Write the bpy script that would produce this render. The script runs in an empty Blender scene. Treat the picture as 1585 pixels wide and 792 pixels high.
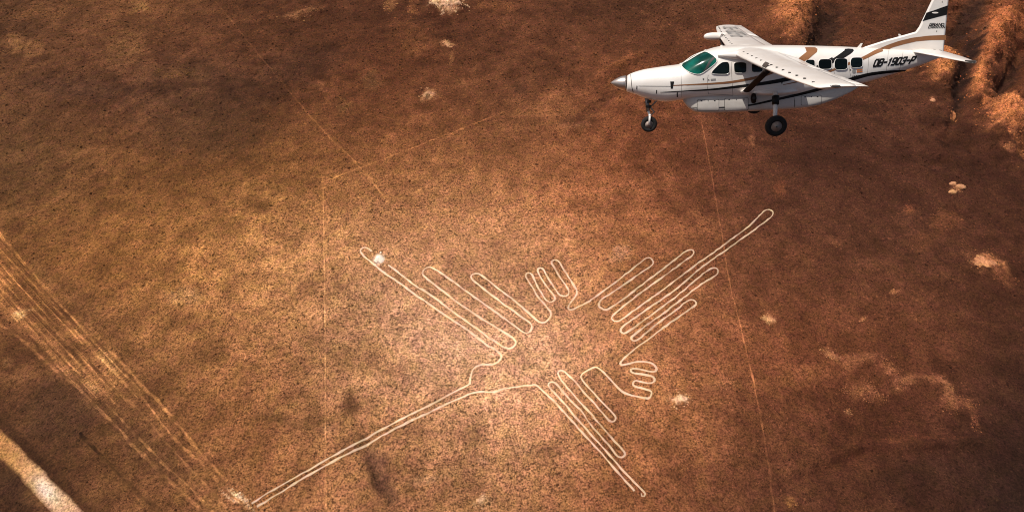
import bpy, bmesh, math, random
import numpy as np
from mathutils import Vector, Matrix
from mathutils.geometry import delaunay_2d_cdt

random.seed(7); RNG = np.random.default_rng(11)
SC = bpy.context.scene; COL = SC.collection

# ------------------------------------------------------------------ camera, sky, sun, exposure
F = 950.0; CX, CY = 792.5, 396.0          # focal length and centre of the 1585 x 792 photograph
DEP = math.radians(48); HC = 80.0         # the camera looks down 48 degrees from 80 m above the desert
cam = bpy.data.cameras.new('camera'); cam.sensor_width = 36; cam.lens = F/1585*36
cam.clip_start = 0.5; cam.clip_end = 20000
camo = bpy.data.objects.new('camera', cam); COL.objects.link(camo)
camo.location = (0, 0, HC); camo.rotation_euler = (math.pi/2-DEP, 0, 0); SC.camera = camo
SUN = Vector((-0.45, 0.05, 0.89)).normalized()
w = bpy.data.worlds.new('World'); SC.world = w; w.use_nodes = True
nt = w.node_tree; bg = nt.nodes['Background']; sky = nt.nodes.new('ShaderNodeTexSky')
sky.sky_type = 'NISHITA'; sky.sun_disc = False
sky.sun_elevation = math.asin(SUN.z); sky.sun_rotation = math.atan2(SUN.x, SUN.y)
sky.dust_density = 6.0; sky.ozone_density = 0.3; sky.altitude = 500
nt.links.new(sky.outputs[0], bg.inputs[0]); bg.inputs[1].default_value = 0.07
sl = bpy.data.lights.new('sun', 'SUN'); sl.energy = 4.3; sl.angle = math.radians(0.5); sl.color = (1, .945, .87)
so = bpy.data.objects.new('sun', sl); COL.objects.link(so)
so.rotation_euler = SUN.to_track_quat('Z', 'Y').to_euler()
SC.view_settings.view_transform = 'Standard'; SC.view_settings.look = 'None'
SC.view_settings.exposure = 0; SC.view_settings.gamma = 1

sD, cD = math.sin(DEP), math.cos(DEP)
MCW = np.array([[1, 0, 0], [0, -sD, cD], [0, -cD, -sD]])      # camera (right, down, forward) -> world

def ground_at(px, py, z=0.0):
    """where the sight line of a photograph pixel meets the desert"""
    px = np.asarray(px, float); py = np.asarray(py, float)
    d = np.stack([(px-CX)/F, (py-CY)/F, np.ones_like(px)], -1) @ MCW.T
    t = (z-HC)/d[..., 2]
    return d[..., 0]*t, d[..., 1]*t

def photo_at(x, y, z=0.0):
    q = np.stack([x, y, np.broadcast_to(z-HC, np.shape(x))], -1) @ MCW
    dep = np.maximum(q[..., 2], 8.0)
    return CX+F*q[..., 0]/dep, CY+F*q[..., 1]/dep

# ------------------------------------------------------------------ helpers
def tag(o, label=None, cat=None, group=None, kind=None):
    if label: o['label'] = label
    if cat: o['category'] = cat
    if group: o['group'] = group
    if kind: o['kind'] = kind
    return o

def obj(name, verts, faces, mat, parent=None, smooth=False, fix=True, cols=None):
    me = bpy.data.meshes.new(name)
    me.from_pydata([tuple(map(float, v)) for v in verts], [], [tuple(f) for f in faces])
    if fix:
        bm = bmesh.new(); bm.from_mesh(me); bmesh.ops.recalc_face_normals(bm, faces=bm.faces); bm.to_mesh(me); bm.free()
    if smooth: me.polygons.foreach_set('use_smooth', [True]*len(me.polygons))
    if cols is not None:
        a = me.color_attributes.new('soil_colour', 'FLOAT_COLOR', 'POINT')
        a.data.foreach_set('color', np.c_[cols, np.ones(len(cols))].astype(np.float32).ravel())
    me.materials.append(mat)
    o = bpy.data.objects.new(name, me); COL.objects.link(o)
    if parent: o.parent = parent
    return o

def fast_mesh(name, V, Fc, mat, cols=None, smooth=False):
    """big meshes straight from arrays; Fc is (n,3) or (n,4)"""
    k = Fc.shape[1]; me = bpy.data.meshes.new(name)
    me.vertices.add(len(V)); me.vertices.foreach_set('co', V.astype(np.float32).ravel())
    me.loops.add(Fc.size); me.loops.foreach_set('vertex_index', Fc.astype(np.int32).ravel())
    me.polygons.add(len(Fc)); me.polygons.foreach_set('loop_start', np.arange(0, Fc.size, k, dtype=np.int32))
    me.update(calc_edges=True)
    me.polygons.foreach_set('use_smooth', np.full(len(Fc), smooth))
    if cols is not None:
        a = me.color_attributes.new('soil_colour', 'FLOAT_COLOR', 'POINT')
        a.data.foreach_set('color', np.c_[cols, np.ones(len(cols))].astype(np.float32).ravel())
    me.materials.append(mat); me.validate()
    o = bpy.data.objects.new(name, me); COL.objects.link(o)
    return o

def lin(c):
    c = np.asarray(c, float)/255
    return np.where(c <= .04045, c/12.92, ((c+.055)/1.055)**2.4)

def hash2(ix, iy, s):
    h = (ix.astype(np.int64)*374761393+iy.astype(np.int64)*668265263+s*974634777) & 0xffffffff
    h = ((h ^ (h >> 13))*1274126177) & 0xffffffff
    return ((h ^ (h >> 16)) & 0xffffff)/float(0xffffff)

def vnoise(x, y, s=0):
    ix = np.floor(x); iy = np.floor(y); fx = x-ix; fy = y-iy
    fx = fx*fx*(3-2*fx); fy = fy*fy*(3-2*fy)
    a = hash2(ix, iy, s); b = hash2(ix+1, iy, s); c = hash2(ix, iy+1, s); d = hash2(ix+1, iy+1, s)
    return (a*(1-fx)+b*fx)*(1-fy)+(c*(1-fx)+d*fx)*fy

def fbm(x, y, lam, s=0, octv=4, gain=.55):
    t = 0; a = 1; n = 0; ca, sa = math.cos(.6), math.sin(.6)
    x = x/lam; y = y/lam
    for k in range(octv):
        t = t+a*(vnoise(x, y, s+k)-.5); n += a; a *= gain
        x, y = (x*ca-y*sa)*2.03+7.1, (x*sa+y*ca)*2.03+3.7
    return t/n*2          # about -1..1

# ------------------------------------------------------------------ materials
def new_mat(name):
    m = bpy.data.materials.new(name); m.use_nodes = True
    return m, m.node_tree, m.node_tree.nodes['Principled BSDF']

def paint(name, col, rough=.35, metal=0, dirt=.12, spec=.5, coat=0, scale=3.0):
    m, t, b = new_mat(name)
    tc = t.nodes.new('ShaderNodeTexCoord'); n = t.nodes.new('ShaderNodeTexNoise')
    n.inputs['Scale'].default_value = scale; n.inputs['Detail'].default_value = 6; n.inputs['Roughness'].default_value = .65
    t.links.new(tc.outputs['Object'], n.inputs['Vector'])
    r = t.nodes.new('ShaderNodeValToRGB'); r.color_ramp.elements[0].position = .3; r.color_ramp.elements[1].position = .7
    c = np.array(col); r.color_ramp.elements[0].color = (*(c*(1-dirt)*np.array([1, .97, .93])), 1); r.color_ramp.elements[1].color = (*c, 1)
    t.links.new(n.outputs['Fac'], r.inputs['Fac']); t.links.new(r.outputs['Color'], b.inputs['Base Color'])
    rr = t.nodes.new('ShaderNodeMapRange'); rr.inputs['To Min'].default_value = rough*.8; rr.inputs['To Max'].default_value = min(1, rough*1.3)
    t.links.new(n.outputs['Fac'], rr.inputs['Value']); t.links.new(rr.outputs[0], b.inputs['Roughness'])
    b.inputs['Metallic'].default_value = metal; b.inputs['Specular IOR Level'].default_value = spec
    b.inputs['Coat Weight'].default_value = coat; b.inputs['Coat Roughness'].default_value = .08
    return m

def soil(name, lo=.28, hi=2.05, scales=(1.5, 3.7, 8.0), bump=.9, rough=.95, pale=.0, f0=.40, f1=.62):
    """colour comes from the ground it lies on; noise adds the grain of the gravel"""
    m, t, b = new_mat(name)
    at = t.nodes.new('ShaderNodeAttribute'); at.attribute_name = 'soil_colour'
    ge = t.nodes.new('ShaderNodeNewGeometry')
    def noise(sc, det, rg=.6):
        n = t.nodes.new('ShaderNodeTexNoise'); n.inputs['Scale'].default_value = sc; n.inputs['Detail'].default_value = det
        n.inputs['Roughness'].default_value = rg; t.links.new(ge.outputs['Position'], n.inputs['Vector']); return n
    def math_(op, a, b2):
        n = t.nodes.new('ShaderNodeMath'); n.operation = op
        for k, v in enumerate((a, b2)):
            if isinstance(v, (int, float)): n.inputs[k].default_value = v
            else: t.links.new(v, n.inputs[k])
        return n.outputs[0]
    na = noise(scales[0], 2).outputs['Fac']; nb = noise(scales[1], 2).outputs['Fac']; nc = noise(scales[2], 2).outputs['Fac']
    ad = math_('ADD', math_('ADD', math_('MULTIPLY', na, .25), math_('MULTIPLY', nb, .45)), math_('MULTIPLY', nc, .30))
    mr = t.nodes.new('ShaderNodeMapRange'); mr.inputs['From Min'].default_value = f0; mr.inputs['From Max'].default_value = f1
    mr.inputs['To Min'].default_value = lo; mr.inputs['To Max'].default_value = hi; mr.clamp = True
    t.links.new(ad, mr.inputs['Value'])
    # drift of hue between ochre and pinkish soil
    n3 = noise(.5, 6, .7)
    r3 = t.nodes.new('ShaderNodeValToRGB')
    r3.color_ramp.elements[0].position = .38; r3.color_ramp.elements[0].color = (.99, 1.04, .90, 1)
    r3.color_ramp.elements[1].position = .62; r3.color_ramp.elements[1].color = (1.03, .96, 1.04, 1)
    t.links.new(n3.outputs['Fac'], r3.inputs['Fac'])
    mx = t.nodes.new('ShaderNodeVectorMath'); mx.operation = 'MULTIPLY'
    t.links.new(at.outputs['Color'], mx.inputs[0]); t.links.new(r3.outputs['Color'], mx.inputs[1])
    sc_ = t.nodes.new('ShaderNodeVectorMath'); sc_.operation = 'SCALE'
    t.links.new(mx.outputs[0], sc_.inputs[0]); t.links.new(mr.outputs[0], sc_.inputs['Scale'])
    # dark varnished soil is calmer than the pale gravel
    le = t.nodes.new('ShaderNodeVectorMath'); le.operation = 'LENGTH'; t.links.new(at.outputs['Color'], le.inputs[0])
    am = t.nodes.new('ShaderNodeMapRange'); am.inputs['From Max'].default_value = .30; am.inputs['To Min'].default_value = .50; am.inputs['To Max'].default_value = 1.05
    t.links.new(le.outputs['Value'], am.inputs['Value'])
    t.links.new(math_('ADD', math_('MULTIPLY', math_('SUBTRACT', mr.outputs[0], 1.0), am.outputs[0]), 1.0), sc_.inputs['Scale'])
    t.links.new(sc_.outputs[0], b.inputs['Base Color'])
    bp_ = t.nodes.new('ShaderNodeBump'); bp_.inputs['Strength'].default_value = bump; bp_.inputs['Distance'].default_value = .3
    t.links.new(ad, bp_.inputs['Height']); t.links.new(bp_.outputs[0], b.inputs['Normal'])
    b.inputs['Roughness'].default_value = rough; b.inputs['Specular IOR Level'].default_value = .1
    return m
M_SOIL = soil('desert_soil')
M_LINE = soil('scraped_pale_soil', .86, 1.1, bump=.2)
M_TRACK = soil('track_soil', .5, 1.65, bump=.5)
M_STONE = soil('desert_stone', .75, 1.25, bump=.3)
M_ROCK = soil('outcrop_rock', .6, 1.5, (1.2, 3.0, 7.0), .8)
M_WHITE = paint('white_aircraft_paint', (.82, .775, .73), .32, dirt=.07, coat=.3, scale=1.3)
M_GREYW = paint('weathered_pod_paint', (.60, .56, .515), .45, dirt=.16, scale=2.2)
M_BLACK = paint('black_stripe_paint', (.012, .011, .011), .5, dirt=.3, spec=.2)
M_BROWN = paint('brown_stripe_paint', (.29, .125, .05), .45, dirt=.2)
M_SEAM = paint('panel_gap', (.05, .045, .04), .6)
M_STRUT = paint('dark_brown_strut_paint', (.03, .021, .018), .8, dirt=.2, spec=.06)
M_RUBBER = paint('tyre_rubber', (.022, .02, .019), .8, dirt=.3, spec=.25, scale=9)
M_RIM = paint('worn_grey_wheel_hub', (.42, .33, .28), .55, metal=.1, dirt=.3, scale=12)
M_STEEL = paint('grey_gear_steel', (.33, .31, .29), .4, metal=.6, dirt=.3, scale=8)
M_SPIN = paint('polished_spinner', (.60, .52, .47), .32, metal=.85, dirt=.1)
M_ORANGE = paint('orange_emblem', (.62, .22, .07), .5)
M_GREYM = paint('grey_emblem', (.3, .29, .28), .5)
M_LENS = paint('light_lens', (.10, .09, .085), .15)
M_DARK = paint('dark_rubber_seal', (.03, .028, .026), .6)

def glass(name, col, rough=.06):
    m, t, b = new_mat(name)
    tc = t.nodes.new('ShaderNodeTexCoord'); n = t.nodes.new('ShaderNodeTexNoise'); n.inputs['Scale'].default_value = 1.7; n.inputs['Detail'].default_value = 3
    t.links.new(tc.outputs['Object'], n.inputs['Vector'])
    r = t.nodes.new('ShaderNodeValToRGB'); c = np.array(col)
    r.color_ramp.elements[0].position = .4; r.color_ramp.elements[0].color = (*(c*.3), 1)
    r.color_ramp.elements[1].position = .62; r.color_ramp.elements[1].color = (*c, 1)
    t.links.new(n.outputs['Fac'], r.inputs['Fac']); t.links.new(r.outputs['Color'], b.inputs['Base Color'])
    b.inputs['Roughness'].default_value = rough; b.inputs['Specular IOR Level'].default_value = .28
    return m
M_TEAL = glass('teal_tinted_windshield', (.004, .115, .083), .12)
M_WIN = glass('dark_tinted_window', (.004, .009, .008), .15)

# ------------------------------------------------------------------ the desert: colour and height
GXc = np.array([0, 200, 400, 600, 800, 1000, 1200, 1400, 1585.])
GYc = np.array([0, 130, 260, 400, 530, 660, 792.])
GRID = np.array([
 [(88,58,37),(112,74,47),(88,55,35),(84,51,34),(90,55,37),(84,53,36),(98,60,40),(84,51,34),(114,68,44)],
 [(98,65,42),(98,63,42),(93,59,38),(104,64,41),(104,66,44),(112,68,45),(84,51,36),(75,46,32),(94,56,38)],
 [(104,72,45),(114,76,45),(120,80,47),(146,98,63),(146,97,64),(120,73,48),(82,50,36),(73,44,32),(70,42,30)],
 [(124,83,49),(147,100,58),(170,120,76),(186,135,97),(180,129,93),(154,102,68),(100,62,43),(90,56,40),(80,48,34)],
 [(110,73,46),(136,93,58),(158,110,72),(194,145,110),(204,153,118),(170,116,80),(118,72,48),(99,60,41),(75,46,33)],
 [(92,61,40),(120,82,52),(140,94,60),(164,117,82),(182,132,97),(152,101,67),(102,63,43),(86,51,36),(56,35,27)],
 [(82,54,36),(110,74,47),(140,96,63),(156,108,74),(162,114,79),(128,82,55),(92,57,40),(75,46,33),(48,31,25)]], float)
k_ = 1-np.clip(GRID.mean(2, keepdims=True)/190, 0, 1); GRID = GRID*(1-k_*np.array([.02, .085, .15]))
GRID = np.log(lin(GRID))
ILLUM = 1.46

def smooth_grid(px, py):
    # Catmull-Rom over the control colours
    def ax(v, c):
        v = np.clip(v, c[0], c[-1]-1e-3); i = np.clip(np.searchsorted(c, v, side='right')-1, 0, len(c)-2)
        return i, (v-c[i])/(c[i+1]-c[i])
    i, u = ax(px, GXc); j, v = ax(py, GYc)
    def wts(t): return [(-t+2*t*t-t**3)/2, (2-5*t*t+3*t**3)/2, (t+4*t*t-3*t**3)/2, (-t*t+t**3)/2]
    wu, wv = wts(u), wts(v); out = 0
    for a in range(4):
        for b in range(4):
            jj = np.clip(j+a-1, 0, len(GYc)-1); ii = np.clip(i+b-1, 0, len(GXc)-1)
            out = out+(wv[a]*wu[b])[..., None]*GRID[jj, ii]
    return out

# patches of paler or darker ground, and shade painted into gullies: x, y, rx, ry, turn, colour, strength (photograph pixels)
PATCH = [
 (690,4,30,13,0,(232,180,138),.95),(604,8,12,12,0,(190,135,85),.6),(640,12,10,12,0,(170,110,70),.5),(770,10,40,9,0,(150,95,60),.5),
 (640,62,40,30,0,(135,85,52),.5),(693,68,9,6,30,(205,150,105),.8),(698,92,4,14,0,(170,115,75),.6),(663,150,13,10,0,(190,140,100),.7),
 (575,125,16,14,0,(130,92,58),.5),(497,137,9,7,0,(150,95,65),.5),(530,165,14,10,0,(150,105,65),.5),(470,22,34,7,-12,(165,118,78),.5),
 (35,70,34,14,10,(160,112,70),.55),(60,20,40,14,0,(125,82,50),.5),(215,10,14,10,0,(170,125,75),.5),(195,75,40,30,-40,(130,90,55),.5),(285,118,50,14,0,(135,95,52),.5),
 (30,485,12,9,0,(215,165,115),.6),(45,480,18,3,0,(205,155,110),.5),(12,563,9,8,0,(165,115,75),.5),(290,460,30,13,0,(195,145,98),.5),
 (1225,25,32,38,20,(205,128,80),.85),(1250,70,16,12,0,(130,80,50),.5),(1195,40,40,14,-20,(130,76,48),.5),
 (1450,108,25,27,20,(215,135,82),.85),(1398,108,12,6,0,(200,128,80),.7),(1440,163,3.5,3,0,(200,140,100),.8),(1475,179,8,8,0,(195,125,80),.7),
 (1525,70,30,60,38,(182,108,66),.85),(1510,130,14,26,20,(200,122,75),.85),(1548,185,36,48,-15,(205,126,78),.9),(1575,235,14,18,0,(160,100,62),.6),(1550,238,8,5,0,(190,125,85),.7),
 (1570,40,24,20,40,(150,88,54),.6),(1488,120,14,66,12,(46,29,23),.9),(1498,30,16,54,30,(52,33,25),.8),(1278,45,26,50,25,(52,33,25),.8),(1562,120,11,50,38,(60,37,27),.85),(1580,165,8,40,10,(80,48,33),.5),(1420,40,20,40,0,(62,40,29),.5),(1518,165,6,12,0,(190,115,70),.6),  # darkest entries paint shade into the gullies between the slopes
 (1482,292,10,7,0,(200,140,100),.5),(1405,325,8,10,20,(140,82,55),.6),(1465,345,30,24,-30,(125,75,48),.6),(1525,410,34,15,20,(190,125,82),.8),(1550,430,22,12,20,(150,92,60),.6),
 (1430,375,22,16,0,(120,72,46),.5),(1240,395,34,16,0,(120,74,48),.5),(1290,375,16,6,30,(135,85,58),.5),(1190,494,10,8,0,(205,145,100),.7),(1383,451,9,4,-10,(190,125,85),.7),(1337,493,8,3.5,-25,(190,125,85),.7),
 (1285,550,18,9,40,(190,130,90),.6),(1330,558,46,12,-5,(165,106,72),.6),(1375,570,16,8,20,(170,110,75),.6),(1340,605,34,14,10,(165,105,72),.6),(1395,592,28,12,-10,(165,106,74),.55),(1440,588,28,9,0,(160,102,70),.55),(1466,610,10,24,-15,(165,108,74),.55),(1480,625,26,14,0,(150,94,64),.55),(1506,645,8,22,-15,(145,90,62),.5),(1312,636,7,5,0,(190,130,90),.6),
 (1215,590,60,14,-10,(130,80,50),.6),(1260,575,30,10,10,(140,85,55),.6),(1220,690,60,9,0,(115,70,45),.5),(1420,680,90,7,-3,(110,64,42),.5),(1440,740,80,40,0,(60,37,28),.4),(1223,780,8,9,0,(160,105,65),.6),
 (1052,620,16,11,0,(225,170,130),.8),(960,393,22,13,-15,(205,150,112),.55),(745,775,16,10,-35,(205,155,115),.7),(745,712,9,5,20,(190,140,105),.6),(800,690,26,12,30,(190,140,102),.5),(655,742,24,8,-10,(190,140,105),.5),(700,730,30,10,0,(180,130,92),.4),
 (588,400,12,10.5,0,(255,226,204),.9),(735,525,26,16,20,(222,172,138),.35),(705,545,20,12,0,(218,168,130),.4),(560,510,50,24,20,(180,128,88),.35),(860,560,110,46,0,(206,155,120),.25),(810,470,60,36,0,(200,148,112),.2),(1005,440,40,22,-30,(160,108,72),.4),(1085,455,20,10,30,(165,108,72),.6),(1110,600,40,10,-10,(150,98,64),.5),
 (560,560,90,30,0,(150,104,66),.4),(545,625,14,18,10,(85,54,36),.6),(590,740,14,60,-22,(82,54,40),.65),(545,690,20,16,0,(110,74,48),.5),(460,655,70,10,10,(105,70,44),.5),(440,635,30,7,-30,(170,122,76),.4),(510,665,12,8,0,(190,140,100),.4),
 (860,145,24,9,0,(150,95,62),.5),(885,195,24,5,0,(170,112,78),.5),(840,180,70,26,0,(150,98,62),.45),(800,135,12,9,0,(80,50,34),.5),(720,130,10,7,20,(150,100,64),.5),(965,98,40,7,-28,(150,92,58),.5),(895,190,30,10,0,(95,58,38),.5),(930,160,40,8,-35,(85,50,34),.5),(890,60,12,30,15,(105,64,42),.5),
 (970,300,80,30,-30,(140,88,58),.35),(1090,205,14,30,0,(120,72,48),.4),(1205,290,12,14,0,(125,70,45),.6),(1165,215,5,8,0,(160,105,70),.6),
 (300,140,130,50,0,(72,46,31),.5),(120,135,90,22,5,(75,48,34),.5),(320,200,110,44,0,(84,56,36),.5),(470,100,70,30,-15,(66,40,27),.5),(400,300,60,30,0,(165,115,66),.4),(700,470,60,30,30,(200,148,110),.4),
 (366,764,20,4,40,(250,215,180),.8),(356,768,17,3,36,(235,190,145),.7),(386,782,14,4,45,(235,190,145),.7),(383,773,8,4,0,(240,200,160),.7),(170,560,28,10,42,(185,138,88),.5),(145,600,14,6,40,(190,140,90),.5),(90,640,60,60,0,(66,43,31),.45),(225,690,90,30,40,(80,52,34),.35),(20,760,60,30,42,(74,48,34),.5),(55,770,26,14,20,(150,105,62),.4),
 (330,560,30,12,-20,(145,100,58),.35),(120,470,70,30,45,(118,78,48),.4),(60,420,30,12,50,(160,114,70),.4),
]
def soil_colour(x, y):
    px, py = photo_at(x, y)
    qx = px+34*fbm(x, y, 14, 5, 4); qy = py+26*fbm(x, y, 13, 9, 4)
    L = smooth_grid(qx, qy)
    wx = px+9*fbm(x, y, 3.2, 21, 3); wy = py+7*fbm(x, y, 3.0, 25, 3)
    gr = fbm(x, y, 1.3, 31, 3)
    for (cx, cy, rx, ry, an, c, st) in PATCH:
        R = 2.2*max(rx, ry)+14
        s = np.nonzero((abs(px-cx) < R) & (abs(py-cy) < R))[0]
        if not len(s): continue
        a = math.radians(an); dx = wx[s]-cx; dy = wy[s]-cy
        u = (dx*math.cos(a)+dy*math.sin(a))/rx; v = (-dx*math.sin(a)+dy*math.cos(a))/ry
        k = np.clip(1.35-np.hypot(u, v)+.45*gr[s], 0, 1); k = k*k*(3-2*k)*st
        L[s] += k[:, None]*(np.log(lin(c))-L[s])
    f = .30*fbm(x, y, 11, 41, 4)+.40*fbm(x, y, 2.6, 51, 3)
    f = f+.30*(1-3.2*np.abs(fbm(x, y, 6.5, 131, 4)))*np.clip(.5+fbm(x, y, 22, 137, 2), 0, 1)
    # the worn band of old wheel marks, streaked along its length, and a bank's shade painted dark along the dirt road's upper edge
    cr = .734*px-.679*py; al = .679*px+.734*py; cw = cr+4*fbm(x, y, 8, 111, 2)
    band = np.clip((cw+332)/14, 0, 1)*np.clip((-240-cw)/10, 0, 1)*np.clip((py-300)/80, 0, 1)*np.clip((560-al)/120+.55, .0, 1)*(px < 420)
    st_ = fbm(cr/4.2, al/95, 1.0, 115, 3)+.7*fbm(cr/1.9, al/60, 1.0, 119, 2)
    L = L+(band*(.30+1.05*st_))[:, None]*np.array([1, 1.03, 1.02])
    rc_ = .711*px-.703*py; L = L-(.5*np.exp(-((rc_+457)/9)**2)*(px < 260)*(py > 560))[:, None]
    return np.exp(L+f[:, None]*np.array([1, 1.04, 1.08]))/ILLUM

RIDGE = [ # hillocks and washes: x, y, rx, ry, turn (photograph pixels), height in metres
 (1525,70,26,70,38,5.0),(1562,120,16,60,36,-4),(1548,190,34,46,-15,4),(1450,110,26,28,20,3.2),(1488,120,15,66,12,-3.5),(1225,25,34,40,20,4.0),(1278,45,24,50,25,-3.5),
 (690,4,32,16,0,1.6),(690,28,40,10,0,-1.2),(663,150,11,8,0,.9),(663,151,5,4,0,-1.2),(1525,412,36,16,20,1.0),(1330,560,60,11,-5,.9),(1395,594,60,10,5,.8),(1470,615,14,30,-15,.8),
 (590,740,12,70,-22,-.8),(545,625,14,18,10,-.5),(885,198,30,7,0,.6),(890,210,40,10,0,-.6),(965,98,50,8,-28,.8),(930,160,50,9,-35,-.8),(1420,690,110,10,-3,.9),(1300,720,120,12,-20,-.8),(1440,745,60,30,0,.8),
 (300,130,120,30,10,.8),(150,130,90,16,5,-.7),(470,25,36,7,-12,.7),(470,32,36,6,-12,-.6),(720,130,12,8,20,-.6),(640,62,40,26,0,.7),(1052,622,15,10,0,.6),(745,777,16,8,-35,.5),
]
def terrain(x, y):
    px, py = photo_at(x, y)
    h = .7*fbm(x, y, 45, 61, 3)
    wx = px+10*fbm(x, y, 4, 65, 3); wy = py+7*fbm(x, y, 4, 69, 3)
    # the eroded slopes at the upper right are cut into sharp ribs
    sl_ = np.clip((px-1395)/60, 0, 1)*np.clip((290-py)/70, 0, 1)+np.clip(1-np.abs(px-1240)/70, 0, 1)*np.clip((95-py)/40, 0, 1)
    h = h+sl_*(1.5*(1-2.6*np.abs(fbm(x, y, 7, 75, 4)))+.5*fbm(x, y, 1.6, 77, 3))
    for (cx, cy, rx, ry, an, A) in RIDGE:
        R = 3*max(rx, ry)
        s = np.nonzero((abs(px-cx) < R) & (abs(py-cy) < R))[0]
        if not len(s): continue
        a = math.radians(an); dx = wx[s]-cx; dy = wy[s]-cy
        u = (dx*math.cos(a)+dy*math.sin(a))/rx; v = (-dx*math.sin(a)+dy*math.cos(a))/ry
        h[s] += A*np.exp(-(u*u+v*v)*1.2)
    return h

# ------------------------------------------------------------------ the lines of the hummingbird (traced pixels -> ground)
def zA(*p): return [(540+a*.2146, 310+b*.2146) for a, b in p]
def zB(*p): return [(540+a*.2273, 440+b*.2273) for a, b in p]
def zC(*p): return [(790+a*.1768, 380+b*.1768) for a, b in p]
def zD(*p): return [(900+a*.2146, 310+b*.2146) for a, b in p]
def zE(*p): return [(900+a*.2526, 430+b*.2526) for a, b in p]
def zG(*p): return [(360+a*.2928, 560+b*.2928) for a, b in p]
def zH(*p): return [(820+a*.1515, 555+b*.1515) for a, b in p]
def zI(*p): return [(870+a*.1768, 640+b*.1768) for a, b in p]
beak_up = zG((100,745),(190,690),(300,630),(400,573),(480,528),(620,450),(740,385),(900,298),(1060,220),(1160,165),(1250,118))
head = zB((822,683),(826,640),(835,600),(850,570),(900,545),(970,547),(1010,535),(1040,500),(1035,480),(1010,455),(960,425))
wing1a = zB((960,425),(940,412),(820,318),(650,205),(480,90),(380,22))+zA((490,688),(350,585),(250,520),(180,462),(110,410),(88,380),(85,358),(110,340),(140,350),(165,372))
wing1b = zA((285,468),(370,530),(490,625),(620,700),(700,758))+zB((450,0),(580,90),(700,180),(830,270),(950,360),(1030,415),(1065,435),(1100,440),(1130,420),(1140,395),(1120,370),(1060,330),(900,230),(720,110))+zA((700,670),(560,565),(532,535),(535,510),(555,487),(585,478),(615,490),(700,545),(800,620),(920,705),(1030,785))+zB((1100,265),(1180,325),(1210,338),(1240,320),(1248,290),(1235,265),(1150,205),(1000,95))+zA((960,625),(900,580),(880,550),(885,535),(910,522),(945,530),(1000,570),(1100,650),(1190,720))+zC((0,455),(60,505),(127,563),(190,620),(240,665),(285,682),(320,670),(350,635),(358,600),(340,570))
claw1 = zC((340,570),(290,505),(240,460),(190,360),(150,300),(135,265),(140,245),(165,238),(190,255),(205,290),(230,345),(280,440),(320,490),(355,502),(385,485),(390,460),(370,425),(330,380),(280,310),(245,250),(235,215),(255,197),(285,205),(310,250),(350,320),(400,400),(430,440),(465,450),(500,440),(517,410),(500,375),(450,305),(400,225),(365,170),(360,145),(385,130),(420,140),(445,180),(500,270),(550,345),(580,395),(580,430),(560,465),(520,510),(500,545),(515,570),(545,568),(600,540),(700,485))
tail = zC((700,485),(820,395),(920,325),(1060,215))+zD((430,445),(460,420),(490,412),(515,430),(518,460),(490,485),(400,545),(250,650),(150,710),(125,740))+zE((105,178),(115,187),(145,202),(175,190),(300,100))+zD((520,545),(640,455),(740,375),(770,355),(800,355),(812,375),(800,395),(740,440),(640,515),(520,600),(400,690),(275,785))+zE((190,232),(182,250),(195,266),(220,270),(245,260),(330,195),(440,120))+zD((730,535),(850,445),(960,370),(1050,300),(1150,230),(1230,165),(1300,90),(1330,65),(1360,60),(1385,80),(1380,105),(1360,125),(1240,215),(1150,280),(1030,365),(900,455),(800,535))+zE((600,55),(480,140),(395,200),(330,245),(255,300),(238,320),(245,340),(262,345),(285,335),(380,265),(480,190),(600,100))+zD((800,590),(900,510),(935,487),(970,482),(990,500),(985,525),(960,545),(860,605),(740,700),(640,775))+zE((527,200),(400,290),(310,360),(302,372),(307,385),(325,391),(345,383),(420,320),(520,240),(600,180),(650,140),(680,132),(705,150),(695,170),(660,195),(560,265),(480,325),(400,387),(330,435))
claw2 = zE((330,435),(270,485),(240,515),(235,532),(250,540),(280,532),(330,518),(390,515),(430,525),(455,548),(460,570),(445,580),(400,575),(340,560),(310,555),(295,567),(305,582),(330,588),(400,598),(435,605),(450,625),(440,645),(410,650),(360,640),(330,632),(312,645),(315,662),(340,672),(390,683),(425,693),(430,715),(418,742),(380,738),(320,727),(265,708),(240,695),(200,650),(140,585))
wing2 = zE((140,585))+zH((700,98),(665,88),(600,122),(515,170),(540,225),(640,340),(760,470),(860,570),(885,605),(865,645),(825,648),(790,620),(660,460),(540,330),(445,215),(385,165),(350,125),(310,118),(285,140),(295,180),(380,295),(500,425),(620,560),(720,680))+zI((245,0),(330,100),(440,225),(530,320),(555,350),(545,375),(515,388),(485,375),(440,315),(320,180),(220,60))+zH((550,560),(440,450),(330,330),(270,255),(235,235),(205,240),(185,260),(200,290),(290,390),(400,510),(500,640))+zI((90,0),(180,100),(300,240),(420,370),(550,520),(650,620),(715,685),(730,705),(715,730),(690,720),(695,700))
belly = zI((632,680),(620,665),(520,550),(420,440),(300,300),(150,140),(30,0))+zH((350,550),(240,420),(180,370),(100,290),(60,262),(0,266))+zB((1270,682),(1170,692),(1050,710),(985,735),(900,730),(840,738))
beak_low = zB((840,738),(720,790))+zG((1200,190),(1100,240),(1000,285),(900,330),(700,440),(500,545),(300,660),(130,765))
BIRD = [('beak', [beak_up, beak_low]), ('head', [head]), ('wing', [wing1a, wing1b]), ('claw', [claw1]), ('tail', [tail]), ('claw', [claw2]), ('wing', [wing2]), ('belly', [belly])]

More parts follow.
